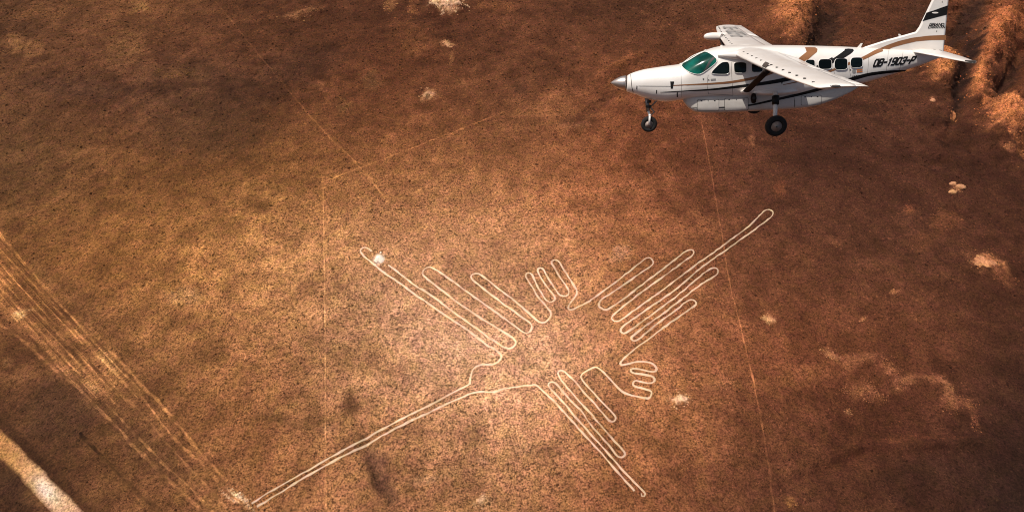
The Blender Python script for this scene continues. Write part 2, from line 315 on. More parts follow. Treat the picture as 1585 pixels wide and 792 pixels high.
def resample(p, step):
    p = np.asarray(p, float)
    # smooth corners a little (Chaikin once), then equal steps
    q = np.empty((2*len(p), 2)); q[0] = p[0]; q[-1] = p[-1]
    q[1:-1:2] = p[:-1]*.75+p[1:]*.25; q[2::2][:len(p)-1] = p[:-1]*.25+p[1:]*.75
    d = np.r_[0, np.cumsum(np.hypot(*np.diff(q, axis=0).T))]
    n = max(2, int(d[-1]/step)+1); s = np.linspace(0, d[-1], n)
    return np.c_[np.interp(s, d, q[:, 0]), np.interp(s, d, q[:, 1])]

def gpath(p, step=.35):
    x, y = ground_at(*np.asarray(p, float).T)
    return resample(np.c_[x, y], step)

BIRDP = [(n, [gpath(p) for p in ps]) for n, ps in BIRD]

# lighter ground lines and wheel tracks
def zJ(*p): return [(100+a*.394, 480+b*.394) for a, b in p]
LINES = [ # points, width, gain, roughness of cover, label, name, cat
 ([(500,275),(503,420),(504,560),(505,700),(506,830)], .22, 1.75, .05, 'faint thin straight line crossing the beak of the hummingbird', 'ground_line', 'ground line', 'faint straight lines scratched across the desert'),
 ([(1086,190),(1094,228),(1107,300),(1115,345),(1130,445),(1150,520),(1172,620),(1190,720),(1203,830)], .21, 1.95, .0, 'faint thin straight line running below the aircraft past the tail', 'ground_line', 'ground line', 'faint straight lines scratched across the desert'),
 ([(498,283),(560,260),(625,234),(690,208),(780,172)], .42, 2.2, .2, 'faint slanting line above the hummingbird towards the aircraft nose', 'ground_line', 'ground line', 'faint straight lines scratched across the desert'),
 ([(335,5),(420,110),(500,205),(560,260),(602,316)], .4, 1.8, .3, 'faint line falling from the top edge to above the stone mound', 'ground_line', 'ground line', 'faint straight lines scratched across the desert'),
 ([(600,316),(630,303),(662,287)], .45, 1.7, .4, 'short faint line above the pale stone mound', 'ground_line', 'ground line', 'faint straight lines scratched across the desert'),
]
TR = 'wheel tracks running down the lower left'
TRACKS = [
 ([(-30,325),(0,363),(34,403),(74,454),(108,488),(145,520),(185,558),(222,598)]+zJ((400,390),(470,475),(550,580),(640,670)), 0.44, 1.86, .2, 'uppermost wheel track of the band ending at the pale beak tip'),
 (zJ((160,365),(190,390),(270,480),(350,560),(430,640),(520,720),(600,810)), 0.32, 2.04, .2, 'bright thin wheel track in the middle of the band'),
 ([(-20,490),(30,520),(70,560)]+zJ((0,260),(100,350),(200,450),(290,550),(350,610),(440,690),(560,810)), 0.41, 1.94, .2, 'bright wheel track on the lower edge of the band'),
 (zJ((300,330),(400,470),(470,540),(560,620),(630,700),(700,760)), 0.35, 1.86, .2, 'short wheel track joining the pale scraped beak tip'),
 (zJ((140,250),(240,340),(330,430),(420,540),(520,650),(640,780)), 0.29, 1.52, .2, 'dull broken wheel track between the brighter ones'),
 (zJ((-120,-10),(-40,70),(0,130),(80,200),(160,290),(230,350)), 0.32, 1.52, .2, 'faded wheel track in the upper part of the band'),
 (zJ((60,480),(110,540),(220,650),(330,750),(400,820)), .5, .62, .5, 'dark sunken wheel track beside the dirt road'),
 (zJ((-60,-50),(20,30),(110,120),(200,215),(300,315)), 0.32, 1.61, .2, 'second wheel track from the top of the band'),
]
ROADC = [(-70,617),(-30,655),(0,685),(40,725),(72,758),(98,784),(160,846)]

# footprints of the lines: grid mask, 0.2 m cells
MX0, MY0, MC = -175.0, 20.0, .2; MNX, MNY = 1750, 950
MASK = np.zeros((MNY, MNX), np.float32)
def stamp(P, hw):
    x, y = P.T; r = int(math.ceil(hw/MC))
    for dx in range(-r, r+1):
        for dy in range(-r, r+1):
            if dx*dx+dy*dy <= (hw/MC)**2+.5:
                i = ((x-MX0)/MC).astype(int)+dx; j = ((y-MY0)/MC).astype(int)+dy
                k = (i >= 0) & (i < MNX) & (j >= 0) & (j < MNY); MASK[j[k], i[k]] = 1
for n, ps in BIRDP:
    for P in ps: stamp(P, .42)
for k_ in range(9):
    o_ = -318+8.2*k_+1.5*math.sin(k_*2.3); a0 = -60+150*abs(math.sin(k_*1.7+.4)); a1 = 540+60*math.sin(k_*2.9)
    TRACKS.append(([(.734*o_+.679*a_, -.679*o_+.734*a_) for a_ in np.linspace(a0, a1, 7)+0], .26, 1.55, .45, 'thin pale streak of the track band, %s of the nine counted from the dirt road' % 'first second third fourth fifth sixth seventh eighth ninth'.split()[k_]))
ROADP = gpath(ROADC, .2); stamp(ROADP, 2.6)
for t in TRACKS: stamp(gpath(t[0], .2), .4)
mx, my = ground_at(588, 400); mx, my = float(mx), float(my)
def blur(a, n):
    for _ in range(n):
        a = (a+np.roll(a, 1, 0)+np.roll(a, -1, 0))/3; a = (a+np.roll(a, 1, 1)+np.roll(a, -1, 1))/3
    return a
SOFT = np.clip(blur(MASK, 3)*1.6, 0, 1)
def mask_at(x, y, M=None):
    M = SOFT if M is None else M
    i = np.clip(((x-MX0)/MC).astype(int), 0, MNX-1); j = np.clip(((y-MY0)/MC).astype(int), 0, MNY-1)
    inside = (x > MX0) & (x < MX0+MNX*MC) & (y > MY0) & (y < MY0+MNY*MC)
    return np.where(inside, M[j, i], 0)
def height(x, y):
    return terrain(x, y)+(1-mask_at(x, y))*(.20*fbm(x, y, 3.0, 71, 3)+.16*fbm(x, y, 1.0, 81, 2))-.04*mask_at(x, y)

def ticks(a, b, d0, d1, far, n):
    t = [a]
    while t[-1] < b: t.append(t[-1]+d0+(d1-d0)*(t[-1]-a)/(b-a))
    return np.array(t)
xs_in = np.arange(-172, 172.1, .4); g = np.geomspace(2, 5000, 26)
xs = np.r_[-172-g[::-1], xs_in, 172+g]
ys_in = ticks(22, 208, .27, .62, 0, 0)
ys = np.r_[22-g[::-1], ys_in, ys_in[-1]+g]
XX, YY = np.meshgrid(xs, ys); xf, yf = XX.ravel(), YY.ravel()
ZZ = height(xf, yf)
out = np.clip(np.maximum(np.abs(xf)-170, np.maximum(22-yf, yf-208))/40, 0, 1)
ZZ = ZZ*(1-out)
nx, ny = len(xs), len(ys)
i0 = (np.arange(ny-1)[:, None]*nx+np.arange(nx-1)[None, :]).ravel()
FQ = np.c_[i0, i0+1, i0+nx+1, i0+nx]
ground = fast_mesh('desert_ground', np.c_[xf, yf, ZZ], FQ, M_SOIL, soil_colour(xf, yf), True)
tag(ground, 'stony reddish brown desert plain seen from the air', kind='structure')
def gz(x, y):
    """height of the ground sheet itself (bilinear between its own corners)"""
    Zg = ZZ.reshape(ny, nx)
    i = np.clip(np.searchsorted(xs, x)-1, 0, nx-2); j = np.clip(np.searchsorted(ys, y)-1, 0, ny-2)
    u = (x-xs[i])/(xs[i+1]-xs[i]); v = (y-ys[j])/(ys[j+1]-ys[j])
    return (Zg[j, i]*(1-u)+Zg[j, i+1]*u)*(1-v)+(Zg[j+1, i]*(1-u)+Zg[j+1, i+1]*u)*v

def ribbon(P, width, prof, seed, jit=.22, gap=0.0, wobble=.22):
    """a strip lying on the ground; prof = (offset in half widths, height) across"""
    d = np.gradient(P, axis=0); d /= np.linalg.norm(d, axis=1)[:, None]+1e-9
    nrm = np.c_[-d[:, 1], d[:, 0]]; n = len(P); s = np.arange(n)*1.0
    side = width/2*(1+jit*2*(vnoise(s*.35, s*0+seed, 3)-.5)[:, None]*0+0)
    wl = width/2*(1+jit*2*(vnoise(s*.45, s*0+seed, 3)-.5)); wr = width/2*(1+jit*2*(vnoise(s*.45, s*0+seed, 4)-.5))
    wob = width*wobble*(vnoise(s*.22, s*0+seed, 5)-.5)
    V = []
    for o, z in prof:
        ww = np.where(o < 0, wl, wr)*o+wob
        q = P+nrm*ww[:, None]; V.append(np.c_[q, gz(q[:, 0], q[:, 1])+z])
    k = len(prof); V = np.stack(V, 1).reshape(-1, 3); Fc = []
    keep = vnoise(s*.3, s*0+seed, 8) > gap
    for a in range(n-1):
        if not keep[a]: continue
        for b in range(k-1): Fc.append((a*k+b, a*k+b+1, (a+1)*k+b+1, (a+1)*k+b))
    return V, np.array(Fc).reshape(-1, 4)

PROF = [(-1.25, -.06), (-1.0, .05), (-.55, .035), (0, .03), (.55, .035), (1.0, .05), (1.25, -.06)]
LINEC = lin((255, 216, 182))/1.3

# ------------------------------------------------------------------ hummingbird drawn in the ground
cx0, cy0 = ground_at(850, 540)
bird = bpy.data.objects.new('hummingbird_geoglyph', None); COL.objects.link(bird); bird.location = (float(cx0), float(cy0), 0)
tag(bird, 'huge pale outline of a hummingbird scraped into the brown desert', 'geoglyph')
def offs(V): return V-np.array([float(cx0), float(cy0), 0])
seed = 0; edge = []
for n, ps in BIRDP:
    Vs, Fs, off = [], [], 0
    for P in ps:
        seed += 1
        V, Fc = ribbon(P, {'beak': .255, 'belly': .22, 'head': .25, 'claw': .25, 'tail': .255, 'wing': .265 if seed < 6 else .22}[n], PROF, seed, .55); Vs.append(V); Fs.append(Fc+off); off += len(V)
        d = np.gradient(P, axis=0); d /= np.linalg.norm(d, axis=1)[:, None]+1e-9
        for sgn in (-1, 1):
            for rep in range(1):
                k = RNG.random(len(P)) < .8
                q = P[k]+np.c_[-d[k, 1], d[k, 0]]*sgn*(.27+.2*RNG.random(k.sum()))[:, None]+RNG.normal(0, .03, (k.sum(), 2))
                edge.append(q)
    V = np.concatenate(Vs); Fc = np.concatenate(Fs)
    # pale soil, paler where the ground itself is paler
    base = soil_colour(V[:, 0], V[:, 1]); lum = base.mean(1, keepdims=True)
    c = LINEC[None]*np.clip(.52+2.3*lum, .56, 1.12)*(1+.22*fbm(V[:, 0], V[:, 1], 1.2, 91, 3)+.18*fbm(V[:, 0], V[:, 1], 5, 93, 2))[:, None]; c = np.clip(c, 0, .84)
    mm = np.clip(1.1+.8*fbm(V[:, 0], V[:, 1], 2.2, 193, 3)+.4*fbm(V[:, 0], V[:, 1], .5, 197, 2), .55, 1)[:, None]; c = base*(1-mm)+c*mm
    o = fast_mesh(n, offs(V), Fc, M_LINE, c, True); o.parent = bird
    if n == 'wing': o['label'] = 'long feathered wing pointing up left' if seed < 6 else 'long feathered wing pointing down right'
    if n == 'claw': o['label'] = 'claw beside the upper wing' if seed < 7 else 'smaller claw below the tail'

OCT = np.array([(1,0,0),(0,1,0),(-1,0,0),(0,-1,0),(0,0,1),(0,0,-1.)]); OCF = np.array([(0,1,4),(1,2,4),(2,3,4),(3,0,4),(1,0,5),(2,1,5),(3,2,5),(0,3,5)])
def stones(Q, size, cols, flat=.6, lift=.25, drop=False):
    """octahedral stones: arrays of positions, sizes, colours"""
    n = len(Q); a = RNG.random(n)*6.283; ca, sa = np.cos(a), np.sin(a)
    B = OCT[None]*(1+.35*(RNG.random((n, 6, 1))-.5))+.18*(RNG.random((n, 6, 3))-.5)
    sx = size*(1+.5*(RNG.random(n)-.5)); sy = size*(.75+.4*RNG.random(n)); sz = size*flat*(.7+.6*RNG.random(n))
    X = B[..., 0]*sx[:, None]; Y = B[..., 1]*sy[:, None]
    V = np.stack([X*ca[:, None]-Y*sa[:, None]+Q[:, :1], X*sa[:, None]+Y*ca[:, None]+Q[:, 1:2], B[..., 2]*sz[:, None]+(gz(Q[:, 0], Q[:, 1])+lift*sz)[:, None]], -1)
    Fc = (OCF[None]+6*np.arange(n)[:, None, None]).reshape(-1, 3)
    return V.reshape(-1, 3), Fc, np.repeat(cols, 6, 0)
E_ = np.concatenate(edge); LM = np.zeros_like(MASK); SV = MASK; MASK = LM
for n, ps in BIRDP:
    for P in ps: stamp(resample(P, .1), .19)
MASK = SV; E_ = E_[mask_at(E_[:, 0], E_[:, 1], LM) < .5]
ec = soil_colour(E_[:, 0], E_[:, 1])*(.2+.4*RNG.random((len(E_), 1)))
V, Fc, c = stones(E_, .06+.08*RNG.random(len(E_)), ec, .7, .3)
o = fast_mesh('border_stones', offs(V), Fc, M_STONE, c); o.parent = bird; o['kind'] = 'stuff'

# ------------------------------------------------------------------ other lines, wheel tracks, dirt road
def strip_thing(name, pts, width, gain, gap, label, cat, group, seed):
    flo = .45 if name == 'ground_line' else 0
    P = gpath(pts, .4); V, Fc = ribbon(P, width, [(-1.6, -.05), (-1.0, .03), (-.5, .03), (0, .03), (.5, .03), (1.0, .03), (1.6, -.05)], seed, .5)
    fade = np.tile([0, .45, .9, 1, .9, .45, 0], len(P))
    c = soil_colour(V[:, 0], V[:, 1]); c = np.minimum(c*(1+(gain-1)*np.clip(fade+.9*(fade > 0)*(fade < .95)*fbm(V[:, 0], V[:, 1], .9, seed+3, 2), 0, 1)*np.clip(.85+1.5*fbm(V[:, 0], V[:, 1], 2.6, seed+7, 3)+1.6*fbm(V[:, 0], V[:, 1], .8, seed+8, 2)-gap*(.3+1.2*fbm(V[:, 0], V[:, 1], 9, seed+9, 2)), flo, 1.9-flo))[:, None]*np.array([1, 1.02, 1.0]), .72)
    o = fast_mesh(name, V-np.array([*P[0], 0]), Fc, M_TRACK, c, True); o.location = (*P[0], 0)
    tag(o, label, cat, group)
for k, (pts, wd, gn, gp, lab, nm, cat, grp) in enumerate(LINES): strip_thing(nm, pts, wd, gn, gp, lab, cat, grp, 40+k)
for k, (pts, wd, gn, gp, lab) in enumerate(TRACKS): strip_thing('wheel_track', pts, wd, gn, gp, lab, 'wheel track', TR, 60+k)
P = gpath(ROADC, .3); V, Fc = ribbon(P, 2.5, [(o_, (.04 if abs(o_) < .95 else -.12)+(.03*abs(o_)**4 if abs(o_) < .95 else 0)) for o_ in np.linspace(-1.1, 1.1, 15)], 77, .04, wobble=.05)
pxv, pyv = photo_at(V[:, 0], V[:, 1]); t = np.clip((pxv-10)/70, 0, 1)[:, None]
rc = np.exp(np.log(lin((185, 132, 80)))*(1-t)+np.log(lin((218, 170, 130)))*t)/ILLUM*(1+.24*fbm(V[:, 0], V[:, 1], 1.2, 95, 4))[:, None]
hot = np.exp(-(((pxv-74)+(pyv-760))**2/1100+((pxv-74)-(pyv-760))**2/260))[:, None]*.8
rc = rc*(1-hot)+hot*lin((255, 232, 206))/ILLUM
ac = np.tile(np.abs(np.linspace(-1.1, 1.1, 15)), len(P)); ek = np.clip((1.0-ac+.25*fbm(V[:, 0], V[:, 1], 2.6, 97, 4))/.35, 0, 1)[:, None]
rc = soil_colour(V[:, 0], V[:, 1])*(1-ek)+rc*ek
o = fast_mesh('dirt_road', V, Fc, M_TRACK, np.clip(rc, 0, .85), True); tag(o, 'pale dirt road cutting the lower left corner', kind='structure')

# ------------------------------------------------------------------ loose stones
def scatter(n):
    # even over the ground in view
    x = RNG.uniform(-172, 172, n*3); y = RNG.uniform(24, 205, n*3)
    px, py = photo_at(x, y); k = (px > -60) & (px < 1645) & (py > -20) & (py < 830)
    return np.c_[x[k], y[k]][:n]
Q = scatter(185000)
Q = Q[(mask_at(Q[:, 0], Q[:, 1], MASK) < .5) & (np.hypot(Q[:, 0]-mx, Q[:, 1]-my) > 1.6)]
dens = .5+.5*fbm(Q[:, 0], Q[:, 1], 6, 101, 3); Q = Q[RNG.random(len(Q)) < .35+.75*dens]
base = soil_colour(Q[:, 0], Q[:, 1]); r = RNG.random(len(Q)); lumq = base.mean(1)
pd_ = np.clip(.08+2.6*lumq, .12, .60); fac = np.where(r < pd_, .28+.42*RNG.random(len(Q)), 1.15+1.0*RNG.random(len(Q))**1.5)
cq = np.minimum(base*fac[:, None], .7)
sz = np.exp(RNG.normal(math.log(.125), .36, len(Q))); sz = np.clip(sz*(.62+.75*np.clip((Q[:, 1]-30)/120, 0, 1.3)), .05, .34)
V, Fc, c = stones(Q, sz, cq, .55, .15)
o = fast_mesh('loose_stones', V, Fc, M_STONE, c); tag(o, 'loose dark and pale stones strewn over the desert', kind='stuff')

# ------------------------------------------------------------------ stone mound, outcrops, boulders
def rock_patch(name, px, py, rx, ry, an, hgt, col, label, cat, group=None, dome=0.0, sd=0, rag=1.0, mat=None):
    """a knobbly hump of rock breaking through the soil, ragged at its edge"""
    ox, oy = map(float, ground_at(px, py)); a = math.radians(an)
    ux, uy = ground_at(px+rx*math.cos(a), py+rx*math.sin(a)); vx, vy = ground_at(px-ry*math.sin(a), py+ry*math.cos(a))
    U = np.array([ux-ox, uy-oy]); W = np.array([vx-ox, vy-oy]); ru, rv = np.linalg.norm(U), np.linalg.norm(W)
    nu, nv = int(np.clip(3*ru/.16, 24, 70)), int(np.clip(3*rv/.16, 24, 70))
    A, B = np.meshgrid(np.linspace(-1.5, 1.5, nu), np.linspace(-1.5, 1.5, nv)); A, B = A.ravel(), B.ravel()
    x = ox+A*U[0]+B*W[0]; y = oy+A*U[1]+B*W[1]
    x += RNG.normal(0, .03, len(x)); y += RNG.normal(0, .03, len(y))
    env = .95-np.hypot(A, B)+rag*(.95*fbm(x, y, 2.8, 200+sd, 3)+.95*fbm(x, y, .9, 220+sd, 3))
    rid = 1-np.abs(fbm(x, y, .75, 240+sd, 3))*2.2
    z = np.clip(env, -.4, .8)*hgt*.22+(env > 0)*hgt*.32*np.clip(rid, 0, 1)*np.clip(env*3, 0, 1)+dome*np.exp(-(A*A+B*B)*2.2)-.05
    z = np.where(env < 0, env*.8-.05, z)
    c0 = lin(col)/ILLUM*(1.28 if dome else 1); so_ = soil_colour(x, y)
    k = np.clip(.15+env*1.5+.5*fbm(x, y, .6, 280+sd, 2), 0, 1)[:, None]
    c = np.minimum((so_*(1-k)+c0*k)*(1+.35*fbm(x, y, .8, 260+sd, 3))[:, None], .82)
    i = (np.arange(nv-1)[:, None]*nu+np.arange(nu-1)[None, :]).ravel(); Fq = np.c_[i, i+1, i+nu+1, i+nu]
    e4 = env[Fq].max(1); Fq = Fq[e4 > -.15]
    # keep the one connected patch round the middle
    lab = np.arange(len(x)); 
    for _ in range(200):
        mn = lab[Fq].min(1); new = lab.copy(); np.minimum.at(new, Fq.ravel(), np.repeat(mn, 4))
        if (new == lab).all(): break
        lab = new
    lf = lab[Fq[:, 0]]; vals, cnt = np.unique(lf, return_counts=True); Fq = Fq[lf == vals[np.argmax(cnt)]]
    use = np.unique(Fq); re = np.full(len(x), -1); re[use] = np.arange(len(use)); Fq = re[Fq]
    V = np.c_[x-ox, y-oy, gz(x, y)+z][use]
    o = fast_mesh(name, V, Fq, mat or M_ROCK, c[use], False); o.location = (ox, oy, 0)
    return tag(o, label, cat, group)
OG = 'pale rock outcrops scattered over the plain'
for k_, (px, py, rx, ry, an, hg, col, lab) in enumerate([
 (690,5,27,10,0,.9,(245,198,158),'largest pale rock outcrop at the top edge above the hummingbird'),
 (693,69,9,5,20,.4,(215,160,115),'small pale outcrop below the large one at the top edge'),
 (663,149,10,5,0,.5,(205,155,115),'small ring shaped outcrop left of the aircraft nose'),
 (1525,411,24,8,20,.5,(215,150,105),'pale outcrop near the right edge level with the tail feathers'),
 (1052,621,13,9,0,.45,(240,188,150),'pale rocky patch beside the smaller claw'),
 (745,775,13,6,-35,.4,(225,175,135),'pale rocky patch at the bottom edge below the belly'),
 (1190,494,9,6,0,.35,(215,155,110),'small pale outcrop right of the tail feathers'),
 (1475,179,7,6,0,.4,(205,135,90),'little orange outcrop below the aircraft tail'),
 (30,486,9,6,0,.3,(225,178,130),'pale rock patch at the left edge')]):
    rock_patch('rock_outcrop', px, py, rx, ry, an, hg, col, lab, 'rock outcrop', OG, 0, k_)
# rubble over the pale wash-outs and eroded slopes
RQ, RC, RS = [], [], []
for (cx, cy, rx, ry, an, c_, st) in PATCH:
    if st < .5 or sum(c_) < 260: continue
    n = int(min(500, 8+(.22 if rx*ry < 500 else .10)*math.pi*rx*ry)); a = math.radians(an); u = RNG.normal(0, .5, n); v = RNG.normal(0, .5, n)
    x, y = ground_at(cx+u*rx*math.cos(a)-v*ry*math.sin(a), cy+u*rx*math.sin(a)+v*ry*math.cos(a))
    k = fbm(x, y, 2.0, 300, 3) > -.12; x, y = x[k], y[k]; n = len(x)
    RQ.append(np.c_[x, y]); RC.append(np.minimum(lin(c_)/ILLUM*(.45+.85*RNG.random((n, 1))), .8))
    RS.append(np.exp(RNG.normal(math.log(.11), .42, n))*(.65+.75*np.clip((y-30)/130, 0, 1)))
RQ, RC, RS = map(np.concatenate, (RQ, RC, RS)); k = mask_at(RQ[:, 0], RQ[:, 1], MASK) < .5
V, Fc, c = stones(RQ[k], np.clip(RS[k], .05, .42), RC[k], .6, .2)
tag(fast_mesh('pale_rubble', V, Fc, M_STONE, c), 'pale and orange rubble strewn over the washed out patches of the plain', kind='stuff')
# the mound of pale stones on the tip of the longest upper feather
rock_patch('stone_mound', 588, 400, 9, 8.5, 0, .12, (255, 238, 224), 'round whitish stone mound on the tip of the upper left feather', 'mound', None, .42, 33, .3, M_LINE)
BG = 'pale boulders on the plain'
def boulder(px, py, r, label):
    x, y = map(float, ground_at(px, py)); bm = bmesh.new(); bmesh.ops.create_icosphere(bm, subdivisions=2, radius=r)
    s = random.random()*99
    for v in bm.verts:
        c = v.co; f = 1+.35*float(fbm(np.array([c.x*1.3/r+s]), np.array([c.y*1.3/r+c.z/r]), 1.1, 7, 3)[0]); f *= 1+.22*(random.random()-.5); v.co = Vector((c.x*f*1.15, c.y*f*.9, c.z*f*.75))
    me = bpy.data.meshes.new('boulder'); bm.to_mesh(me); bm.free()
    a = me.color_attributes.new('soil_colour', 'FLOAT_COLOR', 'POINT'); cc = lin((215, 155, 112))/ILLUM
    a.data.foreach_set('color', np.tile([*cc, 1.], len(me.vertices)).astype(np.float32)); me.materials.append(M_STONE)
    o = bpy.data.objects.new('boulder', me); COL.objects.link(o); o.location = (x, y, float(gz(np.array([x]), np.array([y]))[0])+r*.2)
    tag(o, label, 'boulder', BG)
boulder(1474, 286, .6, 'upper left one of three pale boulders right of the aircraft wheel')
boulder(1486, 291, .8, 'largest of three pale boulders right of the aircraft wheel')
boulder(1474, 298, .62, 'lowest of three pale boulders right of the aircraft wheel')
boulder(1440, 163, .55, 'lone pale boulder below the aircraft tail')

# ------------------------------------------------------------------ AIRCRAFT
# body axes here: x aft from the spinner tip, y to port (towards the camera), z up; meshes are mirrored to Blender's hand on output
RB = np.array([[0.98905,-0.14692,-0.0141],[0.0501,0.42407,-0.90424],[-0.13883,-0.89363,-0.42679]]); TB = np.array([3.6811,-6.4585,22.9204])
u_, s_, v_ = np.linalg.svd(RB); RB = u_@v_
CB = -RB.T@TB
plane = bpy.data.objects.new('light_aircraft', None); COL.objects.link(plane)
RW = MCW@RB@np.diag([1, -1, 1]); TW = MCW@TB+np.array([0, 0, HC])
plane.matrix_world = Matrix([[*RW[0], TW[0]], [*RW[1], TW[1]], [*RW[2], TW[2]], [0, 0, 0, 1]])
tag(plane, 'white single engine aircraft with brown and black stripes flying over the desert', 'airplane')
FLIP = np.array([1, -1, 1])
def part(name, V, Fc, mat, parent=None, smooth=True, fix=True):
    return obj(name, np.asarray(V, float)*FLIP, Fc, mat, parent or plane, smooth, fix)

def pchip(x, y):
    x = np.asarray(x, float); y = np.asarray(y, float); h = np.diff(x); d = np.diff(y)/h; m = np.zeros_like(y)
    m[1:-1] = np.where(d[1:]*d[:-1] > 0, 2*d[1:]*d[:-1]/(d[1:]+d[:-1]+1e-12), 0); m[0] = d[0]; m[-1] = d[-1]
    def f(q):
        q = np.clip(q, x[0], x[-1]); i = np.clip(np.searchsorted(x, q, side='right')-1, 0, len(x)-2); t = (q-x[i])/h[i]
        return (1+2*t)*(1-t)**2*y[i]+t*(1-t)**2*h[i]*m[i]+t*t*(3-2*t)*y[i+1]+t*t*(t-1)*h[i]*m[i+1]
    return f
ST = np.array([ # x, top, bottom, half width, height of widest point, exponent
 (.60,.27,-.30,.30,0,2.1),(.75,.35,-.35,.38,0,2.1),(.92,.41,-.39,.44,0,2.2),(1.2,.485,-.50,.52,0,2.2),(1.6,.55,-.60,.60,0,2.3),(2.05,.615,-.64,.68,.02,2.4),(2.47,.67,-.57,.75,.06,2.6),
 (2.62,.76,-.53,.775,.1,2.65),(2.92,.965,-.49,.80,.2,2.75),(3.26,1.125,-.46,.82,.3,2.9),(3.64,1.25,-.43,.83,.34,3),(4.0,1.31,-.42,.835,.35,3),(5.5,1.335,-.38,.835,.36,3),(6.5,1.325,-.33,.825,.4,3),(7.3,1.31,-.22,.78,.46,2.9),(7.9,1.295,-.08,.71,.54,2.8),
 (8.57,1.27,.06,.60,.62,2.6),(9.2,1.24,.25,.47,.72,2.5),(10.1,1.20,.56,.29,.88,2.4),(10.6,1.185,.75,.18,.97,2.3),(11.08,1.165,.97,.07,1.06,2.2)])
fT, fB, fW, fC, fN = [pchip(ST[:, 0], ST[:, k]) for k in range(1, 6)]
def F_fus(p):
    x, y, z = p[..., 0], p[..., 1], p[..., 2]; c = fC(x); n = fN(x)
    hh = np.where(z > c, fT(x)-c, c-fB(x)); v = (np.abs(y)/fW(x))**n+(np.abs(z-c)/hh)**n-1
    return np.where((x < .6) | (x > 11.08), 9, v)
PD = np.array([ # pod: x, bottom, half width
 (2.62,-.50,.16),(2.72,-.66,.36),(2.90,-.84,.50),(3.15,-.965,.58),(3.5,-.985,.62),(4.84,-.915,.64),(6.34,-.80,.64),(7.05,-.72,.61),(7.75,-.50,.52),(8.3,-.23,.38),(8.65,-.02,.2)])
pB, pW = pchip(PD[:, 0], PD[:, 1]), pchip(PD[:, 0], PD[:, 2])
def pod_c(x): return fB(x)*.6+pB(x)*.4
def F_pod(p):
    x, y, z = p[..., 0], p[..., 1], p[..., 2]; c = pod_c(x); n = 3.4
    hh = np.where(z > c, (fB(x)+.25)-c, c-pB(x)); v = (np.abs(y)/pW(x))**n+(np.abs(z-c)/hh)**n-1
    return np.where((x < 2.62) | (x > 8.65), 9, v)
def F_all(p): return np.minimum(F_fus(p), F_pod(p))
def grad(Ff, p, e=1e-3):
    g_ = np.stack([Ff(p+np.array(d)*e)-Ff(p-np.array(d)*e) for d in ((1, 0, 0), (0, 1, 0), (0, 0, 1))], -1)
    return g_/(np.linalg.norm(g_, axis=-1, keepdims=True)+1e-12)
def hit(pts, Ff=F_all, off=.006):
    """the outer skin point under photograph pixels, lifted off the skin by off metres"""
    pts = np.asarray(pts, float); d = np.c_[(pts[:, 0]-CX)/F, (pts[:, 1]-CY)/F, np.ones(len(pts))]@RB
    t0 = (1.4-CB[1])/d[:, 1]; t1 = (-1.2-CB[1])/d[:, 1]; N = 240
    S = np.linspace(0, 1, N)[None]*(t1-t0)[:, None]+t0[:, None]
    v = Ff(CB+d[:, None, :]*S[..., None]); ins = v < 0; k = np.argmax(ins, 1); bad = ~ins.any(1); k = np.where(bad, np.argmin(v, 1), k); k = np.maximum(k, 1)
    a = S[np.arange(len(pts)), k-1]; b = S[np.arange(len(pts)), k]
    for _ in range(22):
        m = (a+b)/2; inside = Ff(CB+d*m[:, None]) < 0; b = np.where(inside, m, b); a = np.where(inside, a, m)
    p = CB+d*b[:, None]
    return p+grad(Ff, p)*off
def proj(p):
    q = np.asarray(p, float)@RB.T+TB; return np.c_[CX+F*q[:, 0]/q[:, 2], CY+F*q[:, 1]/q[:, 2]]
def bp(px, py, y):
    d = np.array([(px-CX)/F, (py-CY)/F, 1])@RB; t = (y-CB[1])/d[1]; return CB+d*t

def loft(rings, cap=True):
    n = len(rings[0]); V = np.concatenate(rings); Fc = []
    for i in range(len(rings)-1):
        for j in range(n): Fc.append((i*n+j, i*n+(j+1) % n, (i+1)*n+(j+1) % n, (i+1)*n+j))
    if cap: Fc += [tuple(range(n))[::-1], tuple((len(rings)-1)*n+j for j in range(n))]
    return V, Fc
def ring_super(x, zt, zb, w_, c, n, m=48):
    t = np.linspace(0, 2*math.pi, m, endpoint=False); co, si = np.cos(t), np.sin(t)
    y = w_*np.sign(co)*np.abs(co)**(2/n); z = np.where(si > 0, zt-c, c-zb)*np.sign(si)*np.abs(si)**(2/n)+c
    return np.c_[np.full(m, x), y, z]
X_ = np.r_[np.linspace(.60, 2.4, 26), np.linspace(2.47, 4, 24), np.linspace(4.2, 11.08, 60)]
rings = [ring_super(x, fT(x), fB(x), fW(x), fC(x), fN(x), 64) for x in X_]
fus = part('fuselage', *loft(rings), M_WHITE)
X_ = np.r_[np.linspace(2.62, 3.5, 16), np.linspace(3.7, 8.65, 34)]
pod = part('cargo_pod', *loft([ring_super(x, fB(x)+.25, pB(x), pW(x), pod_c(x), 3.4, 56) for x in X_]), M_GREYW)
# spinner and backing gap
sx = np.linspace(0, 1, 15); sr = .265*np.sin(sx*math.pi/2*.98)**.86
def lathe_x(prof, m=40, y0=0, z0=0):
    t = np.linspace(0, 2*math.pi, m, endpoint=False)
    return loft([np.c_[np.full(m, x), y0+r*np.cos(t), z0+r*np.sin(t)] for x, r in prof])
part('spinner', *lathe_x([(.56*a, max(r, .004)) for a, r in zip(sx, sr)]+[(.565, .24)]), M_SPIN)
part('propeller_hub', *lathe_x([(.55, .2), (.64, .22)]), M_DARK)

